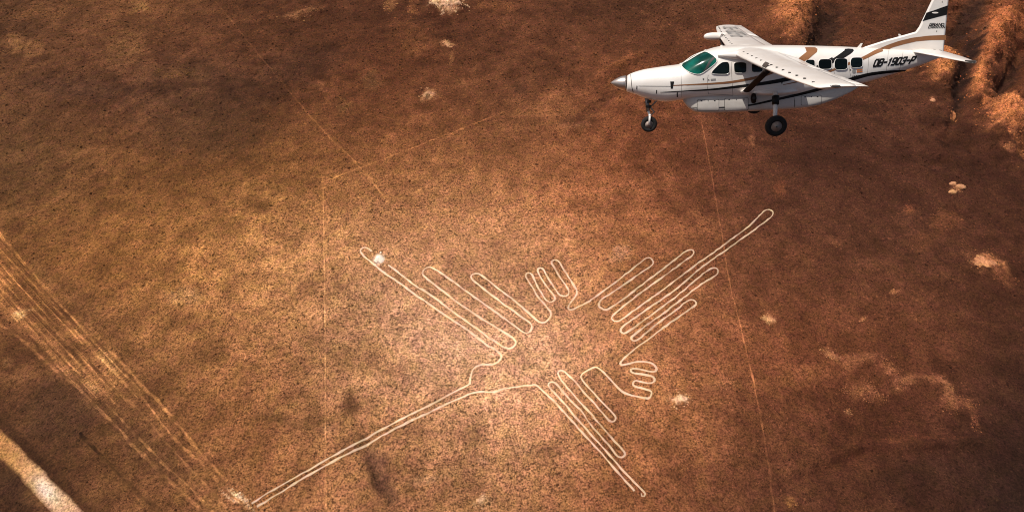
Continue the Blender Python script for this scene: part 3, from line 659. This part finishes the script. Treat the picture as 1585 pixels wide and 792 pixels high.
# --- printed and fitted things on the skin
def chaikin(p, n=2, closed=True):
    p = np.asarray(p, float)
    for _ in range(n):
        q = np.roll(p, -1, 0); p = np.stack([p*.75+q*.25, p*.25+q*.75], 1).reshape(-1, 2)
    return p
def fill(poly, step):
    """triangles covering a pixel polygon finely enough to follow the skin"""
    poly = np.asarray(poly, float); q = []
    for a, b in zip(poly, np.roll(poly, -1, 0)):
        n = max(1, int(np.hypot(*(b-a))/step)); q += [a+(b-a)*k/n for k in range(n)]
    q = np.array(q); lo, hi = q.min(0), q.max(0)
    gx, gy = np.meshgrid(np.arange(lo[0]+step/2, hi[0], step), np.arange(lo[1]+step/2, hi[1], step)); gp = np.c_[gx.ravel(), gy.ravel()]
    vs = [Vector(v) for v in q]+[Vector(v) for v in gp]; n = len(q)
    r = delaunay_2d_cdt(vs, [], [list(range(n))], 1, 1e-5)
    return np.array([tuple(v) for v in r[0]]), [tuple(f) for f in r[2]]
def decal(name, poly, mat, parent, off=.006, step=2.0, Ff=F_all, mirror=False):
    v, f = fill(poly, step); p = hit(v, Ff, off)
    o = part(name, p, f, mat, parent, True, False)
    if mirror: part(name, p*FLIP, f, mat, parent, True, False)
    return o
def strip_poly(c):
    c = np.asarray(c, float); s = np.arange(len(c)); t = np.linspace(0, len(c)-1, len(c)*5)
    q = np.c_[pchip(s, c[:, 0])(t), pchip(s, c[:, 1])(t)]; w_ = np.interp(t, s, c[:, 2])
    d = np.gradient(q, axis=0); d /= np.linalg.norm(d, axis=1)[:, None]+1e-9; n_ = np.c_[-d[:, 1], d[:, 0]]
    return q, n_, w_
def stripe(name, c, mat, parent, off=.006, mirror=True, Ff=F_all, label=None):
    q, n_, w_ = strip_poly(c); L = []
    for o_ in (-.5, -.17, .17, .5): L.append(hit(q+n_*(w_*o_)[:, None], Ff, off))
    V = np.stack(L, 1).reshape(-1, 3); Fc = [(i*4+j, i*4+j+1, i*4+5+j, i*4+4+j) for i in range(len(q)-1) for j in range(3)]
    o = part(name, V, Fc, mat, parent, True, False)
    if label: o['label'] = label
    if mirror: part(name, V*FLIP, Fc, mat, parent, True, False)
z1 = lambda *l: [(930+a*.2778, b*.2778) for a, b in l]
z2 = lambda *l: [(1220+a*.2778, b*.2778) for a, b in l]
z5 = lambda *l: [(1040+a*.1515, 100+b*.1515) for a, b in l]
z6 = lambda *l: [(1200+a*.1641, 50+b*.1641) for a, b in l]
z7 = lambda *l: [(1320+a*.1642, b*.1642) for a, b in l]
z3 = lambda *l: [(930+a*.1768, 80+b*.1768) for a, b in l]
stripe('upper_stripe', [(1040,132.5,1.2),(1085,130.5,2.2),(1124,128,3.2),(1155,123.4,4),(1177,118.5,4.6),(1205,107,6.5),(1232,94,9)], M_BROWN, fus, label='brown stripe sweeping up to the roof')
stripe('middle_stripe', [(1022,143,.8),(1060,141,1.5),(1097,139,2.6),(1140,134.5,4),(1180,129.5,5.2),(1221,122,6.5),(1262,107,7.5),(1290,92.5,8.5)], M_BLACK, fus, .0075, label='black stripe sweeping up through the cabin windows')
decal('roof_stripe', z2((40,340),(70,316),(102,291),(98,278),(93,266),(120,265),(150,266),(163,275),(160,291),(140,307),(108,334),(80,348)), M_BROWN, fus, .0085, 1.5, F_fus)['label'] = 'brown chevron folding over the roof edge'
decal('roof_stripe', z6((505,272),(570,232),(612,203),(652,174),(656,160),(690,157),(730,160),(741,173),(728,190),(706,208),(660,236),(612,266),(550,285)), M_BLACK, fus, .0085, 1.5, F_fus)['label'] = 'black chevron folding over the roof edge'
stripe('rear_stripe', [(1212,131.5,1),(1235,126.5,2),(1280,112,3),(1313,99,4),(1338,89.5,5),(1356,80.5,6),(1366,76.8,6)], M_BROWN, fus, label='brown stripe running on to the fin')
stripe('lower_stripe', [(1072,167.2,.8),(1110,166.5,1.4),(1152,164,2.2),(1200,154.5,3.5),(1250,143,4.5),(1290,131,5),(1322,121.5,5.5),(1350,114.5,5),(1380,111,4),(1402,109.3,1.5)], M_BLACK, fus, .008, label='black stripe along the pod and belly')

def window(name, poly, mat, frame=M_WHITE, rnd=2, grow=1.07, off=.012, mirror=True, label=None):
    poly = chaikin(poly, rnd); c = poly.mean(0); big = c+(poly-c)*grow
    v, f = fill(poly, 2.0)
    for mir in ((False, True) if mirror else (False,)):
        p = hit(v, F_all, off); o = part(name, p*(FLIP if mir else 1), f, mat, plane, True, False)
        if label: o['label'] = label
        a = hit(poly, F_all, off+.002); b = hit(big, F_all, .004); m_ = hit(c+(poly-c)*(1+(grow-1)*.5), F_all, off+.018)
        n = len(poly); V = np.concatenate([a, m_, b])*(FLIP if mir else 1)
        part('window_frame', V, [(k*n+i, k*n+(i+1) % n, (k+1)*n+(i+1) % n, (k+1)*n+i) for k in range(2) for i in range(n)], frame, o, True, False)
WS = z1((448,364),(480,338),(512,315),(545,301),(575,289),(600,296),(638,322),(646,338),(640,352),(600,384),(558,412),(530,414),(492,402),(466,384))
window('windshield', WS, M_TEAL, rnd=1, grow=1.06, label='teal tinted windshield')
decal('windshield_post', z1((566,402),(582,380),(600,345),(626,318),(636,324),(614,350),(596,384),(582,396)), M_DARK, bpy.data.objects['windshield'], .016)
window('crew_window', z1((613,410),(630,388),(668,352),(690,347),(713,349),(716,380),(715,413),(660,414)), M_WIN)
window('cabin_window', z1((742,350),(776,348),(810,350),(811,378),(810,405),(776,407),(745,405),(743,378)), M_WIN, rnd=2)
window('cabin_window', z1((842,352),(872,352),(900,353),(901,380),(900,400),(870,402),(842,402),(841,380)), M_WIN)
for q in (z2((95,337),(120,335),(146,336),(147,362),(146,384),(120,386),(95,385)), z2((168,334),(204,332),(240,333),(241,358),(240,384),(205,386),(170,384)), z2((258,330),(293,328),(328,329),(329,355),(328,386),(293,389),(258,388)), z2((347,325),(380,323),(412,324),(413,350),(412,374),(380,377),(348,377))):
    window('cabin_window', q, M_WIN, rnd=2)

# --- lettering by strokes
FONT = {'O': [[(.15,0),(.85,0),(1,.15),(1,.85),(.85,1),(.15,1),(0,.85),(0,.15),(.15,0)]], 'B': [[(0,0),(.8,0),(1,.15),(1,.4),(.82,.52),(0,.52)],[(.82,.52),(1,.64),(1,.86),(.82,1),(0,1),(0,0)]],
 '-': [[(.1,.5),(.9,.5)]], '1': [[(.25,.8),(.6,1),(.6,0)]], '9': [[(1,.5),(.2,.46),(0,.6),(0,.86),(.15,1),(.85,1),(1,.86),(1,.15),(.85,0),(.1,0)]],
 '0': [[(.15,0),(.85,0),(1,.15),(1,.85),(.85,1),(.15,1),(0,.85),(0,.15),(.15,0)]], '3': [[(0,.9),(.15,1),(.85,1),(1,.86),(1,.64),(.82,.52),(.4,.52)],[(.82,.52),(1,.4),(1,.14),(.85,0),(.15,0),(0,.1)]],
 'P': [[(0,0),(0,1),(.82,1),(1,.86),(1,.58),(.82,.44),(0,.44)]], 'G': [[(1,.85),(.85,1),(.15,1),(0,.85),(0,.15),(.15,0),(1,0),(1,.45),(.6,.45)]], 'R': [[(0,0),(0,1),(.85,1),(1,.86),(1,.6),(.85,.48),(0,.48)],[(.5,.48),(1,0)]],
 'A': [[(0,0),(.5,1),(1,0)],[(.2,.35),(.8,.35)]], 'N': [[(0,0),(0,1),(1,0),(1,1)]], 'D': [[(0,0),(0,1),(.7,1),(1,.75),(1,.25),(.7,0),(0,0)]], 'C': [[(1,.85),(.85,1),(.15,1),(0,.85),(0,.15),(.15,0),(.85,0),(1,.15)]], 'V': [[(0,1),(.5,0),(1,1)]]}
def lettering(text, wd, gap, sw):
    """triangulated strokes in letter units: x along the line, y up (height 1)"""
    V, Fc = [], []; x0 = 0
    for ch in text:
        cw = wd*(.8 if ch in '-1' else 1)
        for st in FONT.get(ch, []):
            p = np.array(st, float)*np.array([cw, 1])+np.array([x0, 0])
            for a, b in zip(p[:-1], p[1:]):
                d = (b-a)/(np.linalg.norm(b-a)+1e-9); n_ = np.array([-d[1], d[0]])*sw/2; a2, b2 = a-d*sw*.42, b+d*sw*.42
                m = 3; k = len(V)
                for i in range(m+1):
                    c = a2+(b2-a2)*i/m; V += [c-n_, c+n_]
                Fc += [(k+2*i, k+2*i+1, k+2*i+3, k+2*i+2) for i in range(m)]
        x0 += cw+gap
    V = np.array(V); V[:, 0] /= (x0-gap); return V, Fc
v, f = lettering('OB-1903-P', .55, .26, .27)
def quad(v, bl, br, tl, tr):
    bl, br, tl, tr = map(np.array, (bl, br, tl, tr)); u, t = v[:, :1], v[:, 1:]
    return (bl*(1-u)+br*u)*(1-t)+(tl*(1-u)+tr*u)*t
q = quad(v, z2((474,371))[0], z2((691,352))[0], z2((488,334))[0], z2((714,316))[0])
part('registration_mark', hit(q, F_fus, .009), f, M_BLACK, fus, False, False)
# emblem beside the rear door
cc = np.array(z6((742,368))[0]); decal('emblem', [cc+2.9*np.array([math.cos(a), 1.1*math.sin(a)]) for a in np.linspace(0, 6.28, 16, endpoint=False)], M_GREYM, fus, .008, 1.5)
decal('emblem', z6((768,350),(822,346),(822,360),(768,364)), M_ORANGE, fus, .008, 1.5); decal('emblem', z6((768,369),(822,365),(822,378),(768,382)), M_ORANGE, fus, .008, 1.5)
for a in range(6): decal('emblem_lettering', z6((726+a*16,412-a*2),(737+a*16,410-a*2),(737+a*16,419-a*2),(726+a*16,421-a*2)), M_BLACK, fus, .008, 1.5)
decal('emblem_dot', [np.array(z6((707,356))[0])+1.0*np.array([math.cos(a), math.sin(a)]) for a in np.linspace(0, 6.28, 10, endpoint=False)], M_BLACK, fus, .008, 1.0)

# --- seams, latches, vents of the cowling
def seam(name, pts, wpx, parent=fus, off=.005, mat=M_SEAM): stripe(name, [(a, b, wpx) for a, b in pts], mat, parent, off, False)
seam('cowl_seam', z3((330,302),(450,303),(612,304)), .7)
seam('cowl_ring_seam', z3((262,200),(266,250),(272,310),(284,358)), .9)
seam('door_seam', z3((700,130),(704,240),(708,395)), .35)
seam('door_seam', z1((598,418),(592,470),(600,524)), .4); seam('door_seam', z1((726,345),(729,420),(733,480),(736,532)), .4); seam('door_seam', z1((600,524),(660,527),(736,532)), .35)
seam('skin_joint', z2((450,300),(446,360),(440,420)), .3); seam('skin_joint', z2((560,275),(552,340),(545,400)), .28); seam('skin_joint', z2((640,290),(628,350),(620,392)), .28)
seam('door_seam', z2((246,325),(250,380),(262,420)), .35); seam('door_seam', z2((338,322),(340,380),(348,425)), .35)
decal('cowl_vent', z3((608,262),(642,262),(640,272),(634,300),(630,324),(612,324)), M_BLACK, fus, .007, 1.5)
for a, b in ((316,315),(488,352)): decal('cowl_latch', z3((a-4,b-16),(a+5,b-16),(a+2,b+16),(a-6,b+16)), M_SEAM, fus, .007, 1.2)
decal('cowl_latch', z3((664,355),(674,355),(676,398),(664,398)), M_SEAM, fus, .007, 1.2)
decal('door_handle', z1((612,440),(640,438),(640,447),(612,449)), M_GREYM, fus, .009, 1.2)
decal('door_handle', z1((598,443),(604,443),(604,449),(598,449)), M_SEAM, fus, .009, 1.2)
for (a, b) in ((571,441),(1008,462),(1110,440)): decal('rivet_mark', z1((a-4,b-3),(a+5,b-3),(a+2,b+5),(a-2,b+5)), M_SEAM, fus, .008, 1.2)
def pod_door(tl, br, slope):
    (x0, y0), (x1, y1) = tl, br; r = 2.0
    P_ = []
    for cx_, cy_, a0 in ((x1-r, y0+r, -90), (x1-r, y1-r, 0), (x0+r, y1-r, 90), (x0+r, y0+r, 180)):
        for k in range(5): a = math.radians(a0+k*22.5); P_.append((cx_+r*math.cos(a), cy_+r*math.sin(a)))
    P_ = np.array(P_); P_[:, 1] += (P_[:, 0]-x0)*slope; c = P_.mean(0)
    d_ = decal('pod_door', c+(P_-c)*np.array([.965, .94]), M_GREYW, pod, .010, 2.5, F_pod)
    v, f = fill(P_, 2.5); part('pod_door_seam', hit(v, F_pod, .004), f, M_SEAM, pod, True, False)
    for t in (.2, .5, .8):
        x = x0+(x1-x0)*t; y = y0+2.3+(x-x0)*slope; hw_ = 1.3 if t != .5 else .6
        decal('pod_latch', [(x-hw_, y-.7), (x+hw_, y-.7), (x+hw_, y+.7), (x-hw_, y+.7)], M_BLACK, pod, .013, 1.2, F_pod)
pod_door(*z5((258,358),(482,475)), -.015); pod_door(*z5((536,344),(782,470)), -.02); pod_door(*z6((242,598),(436,690)), -.03)
seam('pod_joint', z6((184,640),(185,700)), .5, pod, .006); seam('pod_joint', z5((1250,340),(1253,440)), .5, pod, .006)

# --- wings
def foil(fr0, fr1, thick, m=14):
    """closed outline of the slice of an aerofoil between two chord fractions: (fraction, height / chord)"""
    b = np.linspace(0, 1, m); x = fr0+(fr1-fr0)*(b if fr0 > 0 else (1-np.cos(b*math.pi/2))); x = np.clip(x, 0, 1)
    t = 5*thick*(.2969*np.sqrt(x)-.126*x-.3516*x**2+.2843*x**3-.1030*x**4); c = .02*4*x*(1-x)
    up = np.c_[x, c+t]; lo = np.c_[x, c-t]
    return np.concatenate([up, lo[::-1][:-1] if fr0 == 0 else lo[::-1]])
WLE = pchip([0, .9, 7.86, 8.02], [4.14, 4.20, 4.79, 4.86]); WTE = pchip([0, .9, 7.86, 8.02], [6.24, 6.20, 5.95, 5.93])
WZL = pchip([0, .9, 7.9, 8.02], [1.13, 1.135, 1.275, 1.285]); WZT = pchip([0, .9, 7.9, 8.02], [1.04, 1.045, 1.32, 1.33])
def wing_pt(y, fr, h):
    le = np.array([WLE(y), y, WZL(y)]); te = np.array([WTE(y), y, WZT(y)]); ch = WTE(y)-WLE(y)
    return le+(te-le)*fr+np.array([0, 0, h*ch])
def wing_top(y, fr, off=.006):
    t = .155 if y < 7 else .12; x = fr
    return wing_pt(y, fr, .02*4*x*(1-x)+5*t*(.2969*math.sqrt(x)-.126*x-.3516*x*x+.2843*x**3-.103*x**4)+off)
def wthick(y): return float(np.interp(y, [0, 1, 7.8, 7.92, 7.99, 8.02], [.165, .16, .115, .10, .06, .015]))
def wing_slice(y_list, a, b): return loft([np.array([wing_pt(y, fr, h) for fr, h in foil(a, b, wthick(y))]) for y in y_list])
YS = np.r_[np.linspace(0, 7.8, 14), 7.88, 7.94, 7.98, 8.01, 8.02]
def wing(sgn):
    S = np.array([1, sgn, 1])
    V, Fc = wing_slice(YS, 0, .735); wg = part('wing', V*S, Fc, M_WHITE)
    wg['label'] = 'near wing' if sgn > 0 else 'far wing'
    V, Fc = wing_slice(np.linspace(.95, 4.6, 6), .742, 1); part('flap', V*S, Fc, M_WHITE, wg)
    V, Fc = wing_slice(np.r_[np.linspace(4.64, 7.8, 6)], .742, 1); part('aileron', V*S, Fc, M_WHITE, wg)
    V, Fc = wing_slice(np.r_[7.82, 7.88, 7.94, 7.98, 8.01, 8.02], .735, 1); part('wing_tip', V*S, Fc, M_WHITE, wg)
    V, Fc = wing_slice([0, .5, .93], .735, 1); part('wing_root', V*S, Fc, M_WHITE, wg)
    # small dark vanes behind the leading edge
    gen = None
    for k, y in enumerate(np.linspace(1.15, 7.5, 13)):
        a = wing_top(y, .085, .0); e = np.array([.034, .016, .018])
        C8 = np.array([(i, j, l) for i in (-1, 1) for j in (-1, 1) for l in (-1, 1)])*e*.85; C8[:, 1] += C8[:, 0]*.35
        part('vortex_vane', (a+C8)*S, [(0,1,3,2),(4,6,7,5),(0,4,5,1),(2,3,7,6),(0,2,6,4),(1,5,7,3)], M_SEAM, wg, False)
    # landing light glass in the leading edge and the root cuff
    L = []
    for y in np.linspace(3.95, 4.35, 5):
        L.append([wing_pt(y, fr, h*1.02+np.sign(h)*.004) for fr, h in [(.05, .085), (.02, .057), (.002, .02), (.002, -.01), (.02, -.035)]])
    L = np.array(L).reshape(-1, 3); part('landing_light', L*S, [(i*5+j, i*5+j+1, i*5+6+j, i*5+5+j) for i in range(4) for j in range(4)], M_LENS, wg, True, False)
    # tip light
    t = np.linspace(0, 6.28, 12, endpoint=False); c = wing_pt(8.0, .33, .02)
    part('tip_light', (np.concatenate([c+np.c_[.14*np.cos(t), 0*t, .035*np.sin(t)], c+np.c_[.10*np.cos(t), 0*t+.035, .02*np.sin(t)]]))*S, [(i, (i+1) % 12, 12+(i+1) % 12, 12+i) for i in range(12)]+[tuple(range(12, 24))], M_LENS, wg)
    # streamlined strut from belly to wing
    a = np.array([4.72, .80, -.12]); b = np.array([4.52, 4.2, 1.10])
    r_ = []
    for k in np.linspace(0, 1, 6):
        t = np.linspace(0, 2*math.pi, 16, endpoint=False); c = a+(b-a)*k; wd = .13-.02*k
        r_.append(c+np.c_[wd*np.cos(t), -.035*np.sin(t)*.35, .05*np.sin(t)])
    V, Fc = loft(r_); part('wing_strut', V*S, Fc, M_STRUT)
    r_ = []
    for k, wd in ((-.035, .19), (.0, .18), (.05, .155)):
        t = np.linspace(0, 2*math.pi, 16, endpoint=False); c = a+(b-a)*k; r_.append(c+np.c_[wd*np.cos(t), 0*t, .075*np.sin(t)])
    V, Fc = loft(r_); part('strut_cuff', V*S, Fc, M_WHITE)
    # root fairing that swells out of the cabin side ahead of the wing
    r_ = []
    for x, r in zip(np.linspace(3.62, 4.75, 12), .17*np.sin(np.linspace(.03, 1, 12)*math.pi/2)**.6):
        t = np.linspace(0, 2*math.pi, 20, endpoint=False); r_.append(np.c_[np.full(20, x), .72+r*1.15*np.cos(t), 1.10+r*np.sin(t)])
    V, Fc = loft(r_); part('wing_root_fairing', V*S, Fc, M_WHITE)
    # hinge fairings below
    for y in (2.2, 3.4, 5.4):
        p0 = wing_pt(y, .6, -.05); r_ = []
        for k, r in ((-.3, .01), (-.1, .05), (.2, .05), (.5, .012)):
            t = np.linspace(0, 6.283, 10, endpoint=False); r_.append(p0+np.c_[np.full(10, k), r*.6*np.cos(t), r*1.3*np.sin(t)-.02])
        V, Fc = loft(r_); part('flap_track', V*S, Fc, M_WHITE, wg)
    return wg
wl = wing(1); wr = wing(-1)
# radar pod on the far wing
t = np.linspace(0, 2*math.pi, 20, endpoint=False); p0 = wing_pt(4.7, 0, 0); r_ = []
for k, r in ((-.62, .03), (-.58, .09), (-.48, .135), (-.3, .16), (0, .165), (.5, .15), (1.0, .06), (1.15, .01)):
    r_.append(np.array([p0[0]+k, -4.7, p0[2]-.02])+np.c_[0*t, r*np.cos(t), r*np.sin(t)])
part('radar_pod', *loft(r_), M_WHITE, wr)
# registration on the far wing: tops of the letters towards the leading edge
v, f = lettering('OB-1903-P', .6, .22, .17)
W3 = np.array([wing_top(abs(-6.9+3.6*a), .60-.38*b, .008)*np.array([1, -1, 1]) for a, b in v])
part('wing_registration', W3, f, M_GREYM, wr, False, False)

# --- tail
def fin_half(x): return .05
FIN = [(8.55,1.22),(8.62,1.31),(9.2,1.515),(9.7,1.665),(10.1,1.79),(10.17,1.94),(10.36,2.79),(10.52,3.45),(10.62,3.5),(10.74,3.48),(10.855,2.79),(11.13,1.16),(11.0,1.1),(10,1.0)]
pf = np.array(FIN); n = len(pf); cen = np.array([10.35, 1.7])
inn = pf.copy()
for i in range(n):
    a, b = pf[i-1], pf[(i+1) % n]; d = (b-a)/np.linalg.norm(b-a); nn = np.array([-d[1], d[0]])
    if np.dot(nn, cen-pf[i]) < 0: nn = -nn
    inn[i] = pf[i]+nn*.045
V = []; 
for y, pr in ((.05, inn), (.012, pf), (-.012, pf), (-.05, inn)): V += [(p[0], y, p[1]) for p in pr]
Fc = [tuple(range(n)), tuple(range(4*n-1, 3*n-1, -1))]+[(k*n+i, k*n+(i+1) % n, (k+1)*n+(i+1) % n, (k+1)*n+i) for k in range(3) for i in range(n)]
fin = part('tail_fin', V, Fc, M_WHITE, None, False)
def finp(pts, y=.056): return np.array([bp(a, b, y) for a, b in pts])
def fin_decal(name, poly, mat, y=.056, step=4, label=None):
    v, f = fill(poly, step); p = finp(v, y)
    for s in (1, -1): part(name, p*np.array([1, s, 1]), f, mat, fin, False, False)
fin_decal('fin_band', z7((655,203),(668,182),(694,122),(760,102),(830,76),(897,53),(889,140),(800,163),(700,190)), M_BLACK)
fin_decal('fin_light_patch', [(1447.5+5*math.cos(a), 20+1.3*math.sin(a)) for a in np.linspace(0, 6.28, 16, endpoint=False)], M_WHITE, .062, 3)
fin_decal('fin_stripe', z7((245,462),(330,425),(430,390),(560,358),(720,338),(880,332),(878,378),(740,380),(600,392),(480,420),(380,448),(310,480),(262,480)), M_BROWN)
for txt, bl, br, tl, tr in (('GRAND', (722,243), (858,243), (730,222), (862,222)), ('CARAVAN', (712,268), (868,266), (718,247), (868,246))):
    v, f = lettering(txt, .8, .3, .26); q = quad(v, *z7(bl, br, tl, tr)); part('fin_lettering', finp(q, .06), f, M_BLACK, fin, False, False)
fin_decal('fin_mark', z7((789,290),(796,290),(794,304),(787,304)), M_SEAM, .058, 2); fin_decal('fin_mark', z7((840,12),(846,12),(846,28),(840,28)), M_SEAM, .058, 2)
fin_decal('fin_mark', z7((754,464),(780,466),(780,470),(754,468)), M_SEAM, .058, 2); fin_decal('fin_mark', z7((812,472),(842,474),(842,480),(812,478)), M_SEAM, .058, 2)
def tailplane(sgn):
    r_ = []
    for y, le, te, z0, th in ((.0, 10.06, 11.12, 1.155, .09), (.25, 10.12, 11.14, 1.17, .09), (1.6, 10.29, 11.0, 1.19, .085), (2.9, 10.43, 10.74, 1.215, .08), (3.06, 10.47, 10.66, 1.22, .06), (3.12, 10.52, 10.62, 1.222, .02)):
        ch = te-le; r_.append(np.array([(le+fr*ch, y*sgn, z0+h*ch*1.4) for fr, h in foil(0, 1, th)]))
    tp = part('tailplane', *loft(r_), M_WHITE)
    a = [(10.43,2.88),(10.48,3.10),(10.60,3.135),(10.70,2.95)]
    part('elevator_horn', [(x, y*sgn, 1.222+dz) for dz in (-.03, .035) for x, y in a], [(0,1,2,3),(7,6,5,4)]+[(i, (i+1) % 4, 4+(i+1) % 4, 4+i) for i in range(4)], M_SEAM, tp, False)
tailplane(1); tailplane(-1)
# aerials on the back
def blade(name, x, z, h, rake):
    V = [(x, .008, z), (x+.12, .008, z), (x+rake+.06, .004, z+h), (x+rake, .004, z+h)]; V += [(a, -b, c) for a, b, c in V]
    part(name, V, [(0,1,2,3),(7,6,5,4)]+[(i, (i+1) % 4, 4+(i+1) % 4, 4+i) for i in range(4)], M_WHITE, None, False)
blade('antenna', 8.35, 1.26, .16, .1); blade('antenna', 9.62, 1.62, .1, -.05); blade('antenna', 3.75, 1.25, .1, .05)

# --- landing gear
def tube(name, pts, rad, mat, parent=None, m=14):
    pts = np.asarray(pts, float); r_ = []
    for i, p in enumerate(pts):
        d = pts[min(i+1, len(pts)-1)]-pts[max(i-1, 0)]; d /= np.linalg.norm(d); a = np.cross(d, [1, .1, .2]); a /= np.linalg.norm(a); b = np.cross(d, a)
        t = np.linspace(0, 2*math.pi, m, endpoint=False); r = rad[i] if hasattr(rad, '__len__') else rad
        r_.append(p+r*(np.cos(t)[:, None]*a+np.sin(t)[:, None]*b))
    return part(name, *loft(r_), mat, parent)
def wheel(c, R, wd):
    def lathe(prof, m=36):
        t = np.linspace(0, 2*math.pi, m, endpoint=False); return loft([np.c_[c[0]+r*np.cos(t), np.full(m, c[1]+y), c[2]+r*np.sin(t)] for y, r in prof])
    ty = part('wheel', *lathe([(wd*.30, R*.50), (wd*.46, R*.56), (wd*.5, R*.74), (wd*.43, R*.90), (wd*.25, R*.98), (wd*.18, R*.985), (wd*.15, R*.97), (0, R), (-wd*.15, R*.97), (-wd*.18, R*.985), (-wd*.25, R*.98), (-wd*.43, R*.90), (-wd*.5, R*.74), (-wd*.46, R*.56), (-wd*.30, R*.50)]), M_RUBBER)
    part('rim', *lathe([(wd*.40, R*.50), (wd*.36, R*.47), (wd*.18, R*.40), (wd*.16, R*.26), (wd*.34, R*.22), (-wd*.34, R*.22), (-wd*.16, R*.40), (-wd*.36, R*.47), (-wd*.40, R*.50)]), M_RIM, ty)
    part('hub_cap', *lathe([(wd*.35, R*.17), (wd*.48, R*.13), (wd*.50, R*.04), (-wd*.5, R*.04), (-wd*.48, R*.13), (-wd*.35, R*.17)]), M_STEEL, ty)
    part('hub_cap', *lathe([(wd*.505, R*.07), (wd*.55, R*.06), (wd*.56, R*.01)]), M_DARK, ty)
    return ty
MW = bp(1201, 195, 1.78)
for sgn in (1, -1):
    S = np.array([1, sgn, 1]); c = MW*S
    wheel(c, .352, .24)
    A = bp(1200, 143, 1.0)
    pts = np.array([A, A+(MW-A)*.5+np.array([0, -.05, 0]), MW+np.array([-.0, -.2, .05])])
    tube('gear_leg', pts*S, [.085, .075, .07], M_WHITE)
    B1 = bp(1200.5, 150.5, 1.12); B2 = bp(1200.5, 160.5, 1.34)
    tube('gear_boot', np.array([B1, (B1+B2)/2, B2])*S, [.125, .115, .115], M_BLACK)
    tube('axle', np.array([MW+np.array([0, -.24, 0]), MW])*S, .05, M_STEEL)
    # swelling where the leg leaves the belly
    r_ = []
    for x, r in zip(np.linspace(-.75, .85, 13), np.sin(np.linspace(.02, .98, 13)*math.pi)**.6):
        t = np.linspace(0, 2*math.pi, 18, endpoint=False); r_.append(np.array([A[0]+x, .66, A[2]-.02+.05*x])+np.c_[0*t, .30*r*np.cos(t), .13*r*np.sin(t)])
    V, Fc = loft(r_); part('gear_fairing', V*S, Fc, M_WHITE)
NW = bp(1004.8, 193, .09)*np.array([1, 0, 1])
wheel(NW, .30, .2)
top = bp(1001, 150, 0); mid = top+(NW-top)*.5
tube('nose_leg', [top, mid], .075, M_STEEL); tube('nose_piston', [mid+(top-mid)*.1, NW+np.array([0, 0, .33])], .048, M_WHITE)
for s in (1, -1): tube('nose_fork', [NW+np.array([0, 0, .36]), NW+np.array([0, s*.13, .30]), NW+np.array([0, s*.14, .0])], [.05, .045, .04], M_WHITE)
tube('fork_crown', [NW+np.array([0, -.13, .35]), NW+np.array([0, .13, .35])], .05, M_WHITE)
tube('torque_link', [mid+np.array([.05, 0, .16]), mid+np.array([.24, 0, -.05]), mid+np.array([.06, 0, -.25])], .028, M_STEEL)
tube('drag_brace', [top+np.array([.55, 0, .05]), mid+np.array([.05, 0, .1])], .03, M_STEEL)
for z_ in (.3, .12): tube('steering_collar', [mid+np.array([0, 0, z_]), mid+np.array([0, 0, z_+.08])], .1, M_DARK)
# step and drain hanging by the strut root
S0 = bp(1166.5, 146, .80); S1 = bp(1166.5, 158.5, .72)
tube('boarding_step', [S0, (S0+S1)/2, S1], [.07, .10, .075], M_STRUT)
tube('step_lamp', [bp(1167, 152, .82), bp(1167, 152, .93)], .055, M_DARK)

# ------------------------------------------------------------------ render settings that belong to the scene
SC.render.engine = 'CYCLES'; SC.cycles.filter_width = 1.0
